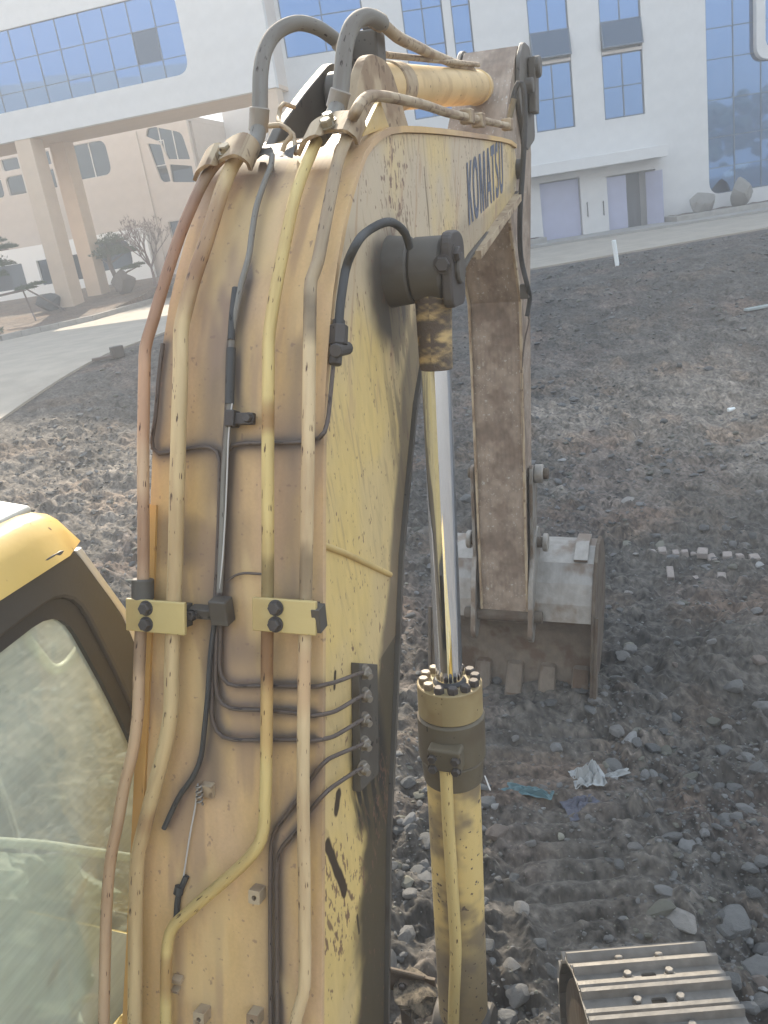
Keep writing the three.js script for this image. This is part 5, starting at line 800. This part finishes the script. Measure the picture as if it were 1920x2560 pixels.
  mesh('back_panel', box(CL + 0.06, CR - 0.06, 1.2, 2.9, -0.62, -0.57), M.pillar, cab);
  mesh('floor', box(CL + 0.06, CR - 0.06, 1.14, 1.2, -2.2, -0.62), M.black, cab);
  { seed = 91; const q = [[-1.8,2.335,-1.437],[-1.8,1.762,-2.05],[-1.8,1.64,-1.218],[-1.8,0.845,-1.814]].map(V), N = 70, pg = new THREE.PlaneGeometry(1, 1, N, N), p = pg.attributes.position, w = new THREE.Vector3();
    for (let i = 0; i < p.count; i++) { const u = p.getX(i) + 0.5, v = 0.5 - p.getY(i); w.copy(q[0]).lerp(q[1], u).lerp(q[2].clone().lerp(q[3], u), v); const cr = Math.abs(fbm(u * 2.6 + v, v * 3.1 - u, 2, 0, 6) - 0.5) + 0.55 * Math.abs(fbm(u * 7 - v * 4, v * 7 + u * 3, 2, 0, 8) - 0.5); p.setXYZ(i, w.x - 0.05 - 0.42 * cr, w.y, w.z + 0.12 * cr); }
    const cg = toCreasedNormals(pg, 0.2); mesh('plastic_sheet', boxUV(cg), M.film, cab);
    for (const [a, b, r] of [[[222, 2190], [165, 2310], 0.05], [[155, 2390], [115, 2480], 0.045]]) { const A = [[-1.765,1.939,-1.778],[-1.765,1.872,-1.64],[-1.765,1.787,-1.595],[-1.765,1.738,-1.503]], i = a[0] === 222 ? 0 : 2, s = V(A[i]), e = V(A[i + 1]), L = s.distanceTo(e), sh = new THREE.Shape(); sh.moveTo(0, 0); sh.quadraticCurveTo(r, L * 0.4, 0, L); sh.quadraticCurveTo(-r * 0.8, L * 0.5, 0, 0); const lg = new THREE.ShapeGeometry(sh, 8); lg.rotateY(Math.PI / 2); const d = e.clone().sub(s).normalize(); lg.applyQuaternion(new THREE.Quaternion().setFromUnitVectors(UPV, d)); lg.translate(s.x, s.y, s.z); mesh('leaf', lg, M.leaf, cab); } }
}
// deck in front of the engine house, and the little bracket at the lift cylinder's foot
{
  const dk = group('deck', ex);
  mesh('deck_plate', [box(-0.62, 0.75, 1.02, 1.5, -1.2, 2.6, 0.02), box(-2.75, -1.72, 0.95, 1.1, -2.3, 2.6, 0.02), box(-1.70, -0.64, 0.95, 1.45, -1.3, 2.6, 0.02)], M.yellow, dk);
  for (const r of [-1.66, -0.92]) mesh('foot_lug', plate(roundPoly([[0.9, 0.8], [2.0, 0.8], [1.9, 1.2], [1.75, 1.45], [1.4, 1.5]], 0.08), r - 0.02, r + 0.02, 0.004), M.yellow, dk);
  mesh('foot_pin', cyl([-1.72, 1.32, -1.78], [-0.86, 1.32, -1.78], 0.06, 0.06, 20, 0.006), M.oily, dk);
  const b = group('front_bracket', ex), A = [[-1.237,0.437,-2.95],[-1.029,0.429,-2.95],[-1.132,0.414,-2.95],[-1.163,-0.02,-2.95],[-1.25,0.224,-2.95],[-1.048,0.123,-2.95]];
  mesh('bar', [cyl(A[0], A[1], 0.012, 0.012, 10, 0.002), box(A[0][0] - 0.1, A[1][0] + 0.05, A[1][1] - 0.13, A[1][1] - 0.005, A[0][2] - 0.02, A[0][2], 0.004)], M.darkSteel, b);
  mesh('post', box(A[2][0] - 0.028, A[2][0] + 0.028, A[3][1] - 0.4, A[2][1] - 0.02, A[2][2] - 0.01, A[2][2] + 0.035, 0.006), M.darkSteel, b);
  mesh('bolt', hexBolt([A[2][0], A[2][1] - 0.025, A[2][2] + 0.035], [0, 0, 1], 0.018, 0.02), M.boltDark, b);
  { const g = rockGeo(0.12, 4, 1.2, 0.6, 67); g.translate(A[1][0] - 0.02, A[1][1] - 0.08, A[1][2] + 0.03); mesh('mud_lump', g, M.mud, b); }
}
// tracks: shoes on a loop round two wheels
function shoeGeo() {
  const W = 0.60, P = 0.125, s = shapeOf(rect(-W / 2, W / 2, -P / 2 + 0.006, P / 2 + 0.012), [roundPoly(rect(-0.03, 0.03, -0.022, 0.016), 0.012, 4).reverse()]);
  const g = new THREE.ExtrudeGeometry(s, { depth: 0.012, bevelEnabled: false, curveSegments: 4 }); g.rotateX(-Math.PI / 2); // in x, z; up y
  const ribs = []; for (const [z, h] of [[-0.046, 0.036], [0.03, 0.012]]) { for (const [x0, x1] of z === 0 ? [[-W / 2 + 0.002, -0.075], [0.075, W / 2 - 0.002]] : [[-W / 2 + 0.002, W / 2 - 0.002]]) { const k = new THREE.ExtrudeGeometry(shapeOf([[-0.017, 0], [0.017, 0], [0.009, h], [-0.009, h]]), { depth: x1 - x0, bevelEnabled: false }); k.rotateY(Math.PI / 2); k.translate(x0, 0.012, z); ribs.push(k); } }
  return [boxUV(merge([g, ...ribs])), hexBolt([-0.085, 0.012, -0.004], [0, 1, 0], 0.018, 0.02), hexBolt([0.085, 0.012, -0.004], [0, 1, 0], 0.018, 0.02)];
}
const [shoeG, ...shoeB] = shoeGeo();
function trackPart() {
  const t = group('track', ex), rad = 0.40, z0 = -2.52, z1 = 1.1, yc = 0.52, Ltop = z1 - z0, loop = 2 * Ltop + 2 * Math.PI * rad, n = Math.round(loop / 0.125);
  const chain = [];
  for (let i = 0; i < n; i++) {
    let s = (i + 0.62) / n * loop, y, z, a; // a: how far the shoe has turned over the front
    if (s < Ltop) { z = z1 - s; y = yc + rad - 0.018 * Math.sin(Math.PI * s / Ltop); a = 0; } else if ((s -= Ltop) < Math.PI * rad) { a = s / rad; z = z0 - rad * Math.sin(a); y = yc + rad * Math.cos(a); } else if ((s -= Math.PI * rad) < Ltop) { z = z0 + s; y = yc - rad; a = Math.PI; } else { s -= Ltop; a = Math.PI + s / rad; z = z1 - rad * Math.sin(a); y = yc + rad * Math.cos(a); }
    const o = mesh('track_shoe', shoeG, M.shoe, t), bs = shoeB.map((g) => mesh('shoe_bolt', g, M.shoe, t)); for (const q of [o, ...bs]) { q.position.set(0, y, z); q.rotation.x = -a + 0.012 * Math.sin(i * 3.1); }
    const k = new THREE.BoxGeometry(0.14, 0.09, 0.13); k.translate(0, -0.05, 0); k.rotateX(-a); k.translate(0, y, z); chain.push(k);
  }
  mesh('chain', chain, M.darkSteel, t);
  for (const z of [z0, z1]) mesh('wheel', cyl([-0.11, yc, z], [0.11, yc, z], rad - 0.1, rad - 0.1, 32, 0.03), M.darkSteel, t);
  mesh('packed_mud', [cyl([-0.285, yc, z0], [0.285, yc, z0], rad - 0.055, rad - 0.055, 32, 0.01), box(-0.284, 0.284, yc - rad + 0.06, yc + rad - 0.06, z0 + 0.02, z1, 0.01)], M.darkSteel, t);
  mesh('track_frame', box(-0.16, 0.16, 0.3, 0.72, z0 + 0.35, z1 - 0.35, 0.05), M.darkSteel, t);
  return t;
}
{
  const psi = R(19.5), t = trackPart(), put = (o, X) => { o.rotation.y = psi; o.position.set(X * Math.cos(psi), 0, -X * Math.sin(psi)); };
  put(t, 0.925);
  const l = t.clone(); ex.add(l); put(l, -1.45);
  const uc = group('undercarriage', ex); mesh('car_body', box(-1.3, 0.75, 0.42, 0.85, -1.4, 0.6, 0.06), M.darkSteel, uc); uc.rotation.y = psi;
}

// ------------------------------------------------------------------ stones, rubble, litter on the dirt
const ROCKS = [[2.03,-6.77,0.136],[1.91,-6.58,0.152],[2.07,-6.45,0.113],[2.27,-6.3,0.082],[2.01,-5.92,0.092],[1.44,-5.82,0.12],[1.53,-5.56,0.141],[1.62,-5.41,0.086],[1.73,-5.35,0.112],[2.61,-5.92,0.139],[3,-6.27,0.123],[2.73,-5.69,0.179],[3.46,-7.31,0.113],[3.93,-8.88,0.131],[2.03,-5.68,0.076],[2.35,-5.47,0.096],[2.47,-8.17,0.09],[2.84,-9.04,0.079],[3.15,-10.21,0.185],[1.13,-10.81,0.164],[2.12,-7.72,0.077],[0.73,-5.52,0.078],[-0.14,-5.2,0.124],[-0.03,-5.45,0.064],[0.4,-4.54,0.121],[-0.07,-4.59,0.132],[-0.23,-4.38,0.078],[-0.14,-4.35,0.095],[-0.31,-4.28,0.083],[-0.27,-4.25,0.066],[-0.21,-4.12,0.103],[-0.25,-3.79,0.129],[0.43,-3.85,0.126],[0.48,-3.6,0.117],[1.28,-3.67,0.175],[1.58,-3.66,0.21],[1.77,-3.8,0.1],[1.56,-3.35,0.156],[1.55,-3.28,0.119],[1.49,-4.32,0.11],[1.09,-4.12,0.083],[0.3,-3.32,0.147],[0.29,-3.46,0.11],[0.22,-3.22,0.145],[0.49,-3.42,0.075],[1.73,-5.35,0.073],[2.06,-4.4,0.078],[1.38,-3.98,0.066],[-0.12,-5.23,0.068],[1.38,-3.24,0.112],[1.51,-3.15,0.112],[0.22,-3.96,0.08],[-0.09,-6.69,0.089],[1.03,-4.59,0.065],[1.23,-4.26,0.08],[1.67,-4.09,0.063],[1.83,-4.85,0.081],[2.14,-4.85,0.108],[1.42,-4.58,0.071],[3.35,-12.44,0.14],[3.66,-12.64,0.117],[3.86,-11.79,0.148],[5.89,-14.16,0.164],[5.44,-14.27,0.134],[4.51,-12.57,0.132],[5.85,-12.39,0.122],[5.54,-12.4,0.107],[-0.14,-8.61,0.108],[-0.12,-7.14,0.085],[0.1,-7.79,0.083],[0.18,-3.54,0.086],[-0.02,-3.31,0.088],[-0.16,-4.64,0.081],[0.34,-4.14,0.071],[0.6,-4.39,0.057],[0.8,-4.92,0.073],[1.07,-5.06,0.068],[1.93,-4.03,0.086],[1.72,-4.37,0.059],[2.32,-5.1,0.086],[2.71,-6.59,0.094],[2.75,-7.24,0.092],[2.47,-6.81,0.071],[3.66,-8.01,0.093],[3.8,-9.38,0.115],[3.22,-9.4,0.102],[4.84,-10.1,0.125],[0.43,-7.45,0.088],[-4.16,-12.19,0.088],[-3.73,-11.57,0.084],[-4.49,-12.94,0.12],[-4.37,-11.83,0.074]];
const rockShapes = []; for (let i = 0; i < 10; i++) rockShapes.push(rockGeo(0.5, 3, 0.55, 0.55 + 0.06 * (i % 5), 101 + i * 7));
const UNIQUE = { 34: 'pale flat slab of stone lying just beyond the track shoes', 35: 'big grey boulder to the right of the track', 18: 'pale flat slab lying far out right of the stick', 8: 'rounded pale stone beside two darker stones in front of the bucket', 24: 'dark boulder standing next to the barrel of the lift cylinder', 32: 'pale lumpy stone beside the ruts, right of the lift cylinder', 41: 'broad stone at the lower edge right of the lift cylinder', 11: 'large half-buried stone at the right edge' };
seed = 4242;
ROCKS.forEach(([x, z, s], i) => {
  const pale = i === 34 || i === 18 || i === 32 || i === 16 || i === 17, o = mesh('stone', rockShapes[i % 10], pale ? RM[3] : RM[Math.floor(rnd() * 3) % 3 === 1 ? 1 : i % 7 === 3 ? 4 : i % 2 ? 0 : 2]);
  const k = s * 1.1; o.scale.set(k * rr(0.9, 1.2), k * rr(0.75, 1.05) * (i === 34 || i === 18 ? 0.45 : 1), k * rr(0.8, 1.1)); o.rotation.set(rr(-0.25, 0.25), rr(0, 6.28), rr(-0.25, 0.25));
  o.position.set(x, ground(x, z) + 0.17 * s, z);
  if (UNIQUE[i]) tag(o, UNIQUE[i], 'stone'); else tag(o, 'fist-sized to head-sized loose grey stone lying in the churned dark dirt', 'stone', 'loose grey stones on the dirt');
});
{ // bricks pressed into the ground in a row
  const B = [[3.26,-8.88,0.118],[3.53,-8.77,0.108],[3.6,-8.7,0.118],[3.36,-8.86,0.079],[3.47,-8.87,0.069],[3.02,-8.97,0.074],[3.77,-8.66,0.079],[4.03,-8.55,0.089],[3.88,-8.59,0.074],[3.04,-8.47,0.094],[3.26,-8.33,0.084],[3.52,-8.24,0.104],[3.12,-8.92,0.059]];
  seed = 77; const g = boxUV(new RoundedBoxGeometry(1, 0.5, 0.5, 2, 0.08)), bm = mat({ map: T.concrete, color: rgb(0.30, 0.26, 0.235), roughness: 0.95, bumpMap: T.fineBump, bumpScale: 0.004 });
  for (const [x, z] of B) { const o = mesh('brick', g, bm); o.scale.set(rr(0.12, 0.2), 0.15, rr(0.14, 0.24)); o.position.set(x, ground(x, z) - 0.005, z); o.rotation.set(rr(-0.2, 0.2), rr(1.1, 1.5), rr(-0.2, 0.2)); tag(o, 'pale broken brick pressed into the dirt in a loose row right of the bucket', 'brick', 'row of broken bricks'); }
}
{ // rubble too fine to count
  seed = 991; const shapes = [0, 1, 2].map((i) => rockGeo(0.5, 1, 0.5, 0.6, 301 + i * 13)), N = 70000, bins = [[], [], []];
  for (let i = 0; i < N; i++) {
    const d = 1.5 * Math.exp(rnd() * Math.log(26 / 1.5)), x = rr(-1, 1) * (0.62 * d + 1.2), z = -d; if (dirtness(x, z) < 0.9) continue;
    const dens = fbm(x * 0.8, z * 0.8, 3, 0, 61) + 0.10 * ss(3.5, 1.0, x) * ss(9, 4, d); if (rnd() > ss(0.30, 0.66, dens)) continue; if (x > 0.45 && x < 1.35 && z > -9 && z < -2.6 && rnd() < 0.7) continue;
    let s = 0.0095 * Math.pow(rnd(), -0.48) * (0.6 + 0.14 * d); s = Math.min(s, 0.13); bins[i % 3].push([x, z, s]);
  }
  bins.forEach((L, b) => {
    const im = new THREE.InstancedMesh(shapes[b], M.rubble = M.rubble || mat({ color: 0xffffff, roughness: 1, map: T.concrete }), L.length), m = new THREE.Matrix4(), q = new THREE.Quaternion(), e = new THREE.Euler(), c = new THREE.Color();
    L.forEach(([x, z, s], i) => { e.set(rr(-0.4, 0.4), rr(0, 6.28), rr(-0.4, 0.4)); q.setFromEuler(e); m.compose(new THREE.Vector3(x, ground(x, z) + 0.12 * s, z), q, new THREE.Vector3(s * rr(0.8, 1.4), s * rr(0.6, 1.1), s * rr(0.8, 1.2))); im.setMatrixAt(i, m); const k = rr(0.075, 0.165) * (rnd() < 0.04 ? 1.7 : 1), w = rnd() < 0.2 ? 0.8 : 0.98; c.setRGB(k, k * (0.9 + 0.1 * w), k * w); im.setColorAt(i, c); });
    im.name = numbered('rubble'); im.castShadow = im.receiveShadow = true; im.userData.kind = 'stuff'; im.userData.label = 'small stones and clods strewn over the dirt'; scene.add(im);
  });
}
function crumple(name, label, cat, x, z, w, d, h, m, sd, rot = 0) {
  const g = new THREE.PlaneGeometry(w, d, 36, 36); g.rotateX(-Math.PI / 2); const p = g.attributes.position;
  for (let i = 0; i < p.count; i++) { const X = p.getX(i), Z = p.getZ(i), u = X / w, v = Z / d, fold = Math.abs(fbm(u * 4 + sd, v * 4, 3, 0, sd) - 0.5) * 2, edge = 1 - Math.pow(Math.max(Math.abs(u), Math.abs(v)) * 2, 3); p.setXYZ(i, X * (1 + 0.5 * (vn(u * 3 + 9, v * 3, 0, sd) - 0.5)), h * fold * (0.3 + 0.7 * edge) + 0.012, Z * (1 + 0.5 * (vn(u * 3, v * 3 + 5, 0, sd) - 0.5))); }
  const o = mesh(name, boxUV(toCreasedNormals(g, 0.35)), m); o.position.set(x, ground(x, z) + 0.005, z); o.rotation.y = rot; tag(o, label, cat);
}
{ const L = [[1.13,-4.99],[0.73,-4.97],[1.02,-4.73],[0.82,-4.83],[1.32,-5.05]];
  crumple('plastic_bag', 'crumpled whitish plastic bag lying on the dirt', 'bag', L[0][0], L[0][1], 0.22, 0.24, 0.15, M.bag, 7);
  crumple('plastic_bag', 'torn strip of whitish plastic trailing right of the crumpled bag', 'bag', L[4][0], L[4][1], 0.28, 0.06, 0.05, M.bag, 9, 0.2);
  crumple('cloth_strip', 'teal cloth strip half buried in the dirt left of the plastic bag', 'cloth', (L[1][0] + L[3][0]) / 2 - 0.08, (L[1][1] + L[3][1]) / 2, 0.34, 0.10, 0.08, M.teal, 11, -0.55);
  crumple('cloth', 'dark navy cloth pressed in folds below the plastic bag', 'cloth', L[2][0], L[2][1], 0.26, 0.2, 0.08, M.navy, 13, 0.1); }
{ const L = [[5.54,-12.61],[7.93,-16.45],[7.56,-18.54],[0.43,-4.93],[0.42,-5.11],[0.64,-5.42]]; const stick_ = (i, j, r, label, m, nm, cat) => { const a = L[i], b = L[j], o = mesh(nm, cyl([0, 0.03, 0], [b[0] - a[0], 0.05 + ground(b[0], b[1]) - ground(a[0], a[1]), b[1] - a[1]], r, r * 0.8, 8), m); o.position.set(a[0], ground(a[0], a[1]), a[1]); tag(o, label, cat); };
  stick_(3, 4, 0.006, 'thin pale twig lying beside the lift cylinder barrel', M.wire, 'twig', 'twig');
  const b = mesh('bottle', cyl([0, 0.04, 0], [0.12, 0.05, -0.02], 0.035, 0.02, 14, 0.008), M.plastic); b.position.set(L[0][0], ground(...L[0]), L[0][1]); tag(b, 'white plastic scrap standing out on the dirt far right', 'bottle');
  const s = mesh('board', box(-0.35, 0.35, 0, 0.05, -0.07, 0.07, 0.01), mat({ color: rgb(0.26, 0.29, 0.28), roughness: 0.8 })); s.position.set(L[1][0], ground(...L[1]) + 0.02, L[1][1]); s.rotation.y = 0.15; tag(s, 'pale greenish board lying at the right edge of the plot', 'board'); }

// ------------------------------------------------------------------ what the glass mirrors: the far side of the plot, behind the viewer
{
  seed = 606; const g0 = new THREE.IcosahedronGeometry(1, 1), L = []; for (let i = 0; i < 900; i++) { const x = rr(-60, 120), z = 72 + rr(-6, 10) + 0.1 * x, top = 8 + 5 * vn(x * 0.12, 3, 0, 9) + 2 * vn(x * 0.5, 1, 0, 5); L.push([x, base(x, z) + top * Math.sqrt(rnd()), z, rr(0.7, 1.9)]); }
  const im = new THREE.InstancedMesh(g0, mat({ color: rgb(0.075, 0.09, 0.055), roughness: 1 }), L.length), m = new THREE.Matrix4(), q = new THREE.Quaternion(); L.forEach(([x, y, z, r], i) => { m.compose(new THREE.Vector3(x, y, z), q, new THREE.Vector3(r, r * 0.8, r)); im.setMatrixAt(i, m); });
  im.name = 'woodland'; im.castShadow = im.receiveShadow = true; im.userData.kind = 'stuff'; im.userData.label = 'belt of trees across the plot, seen mirrored in the glass'; scene.add(im);
  const b = group('far_building'); b.position.set(-56, 1.2, 22); b.rotation.y = R(137); tag(b, 'long pale building across the road, seen only mirrored in the ribbon glass', 'building');
  mesh('wall', box(-30, 45, -1, 24, -12, 0), M.cream, b);
  for (let i = 0; i < 12; i++) for (let j = 0; j < 4; j++) windowUnit(b, [-28 + i * 6.2, -25 + i * 6.2], [2 + j * 5, 4.6 + j * 5], 0.09, M.darkGlass, { gap: 0.06 });
  const c = group('parked_car'); c.position.set(64, base(64, 66), 66); c.rotation.y = 0.3; tag(c, 'white saloon car parked before the trees, mirrored in the curtain wall', 'car');
  const prof = roundPoly([[-2.25, 0.35], [2.2, 0.35], [2.25, 0.75], [1.95, 0.95], [1.0, 1.02], [0.35, 1.42], [-1.0, 1.45], [-1.7, 1.05], [-2.2, 0.98]], 0.15), cg = (P, w, bv) => { const e = new THREE.ExtrudeGeometry(shapeOf(P), { depth: w, bevelEnabled: true, bevelSize: bv, bevelThickness: bv, bevelOffset: -bv, bevelSegments: 3 }); e.translate(0, 0, -w / 2); return boxUV(e); };
  mesh('body', cg(prof, 1.6, 0.1), M.plastic, c); mesh('window', cg(roundPoly([[0.9, 1.03], [0.32, 1.36], [-0.95, 1.39], [-1.5, 1.06]], 0.06), 1.81, 0.01), M.darkGlass, c);
  for (const x of [-1.4, 1.4]) for (const z of [-0.78, 0.78]) { const w = mesh('wheel', cyl([x, 0.33, z - 0.11], [x, 0.33, z + 0.11], 0.33, 0.33, 28, 0.03), M.black, c); mesh('rim', cyl([0, 0, 0], [0, 0, 0.01], 0.2, 0.2, 20, 0.003).translate(x, 0.33, z + (z > 0 ? 0.112 : -0.122)), M.grey, w); }
}

renderer.render(scene, camera);
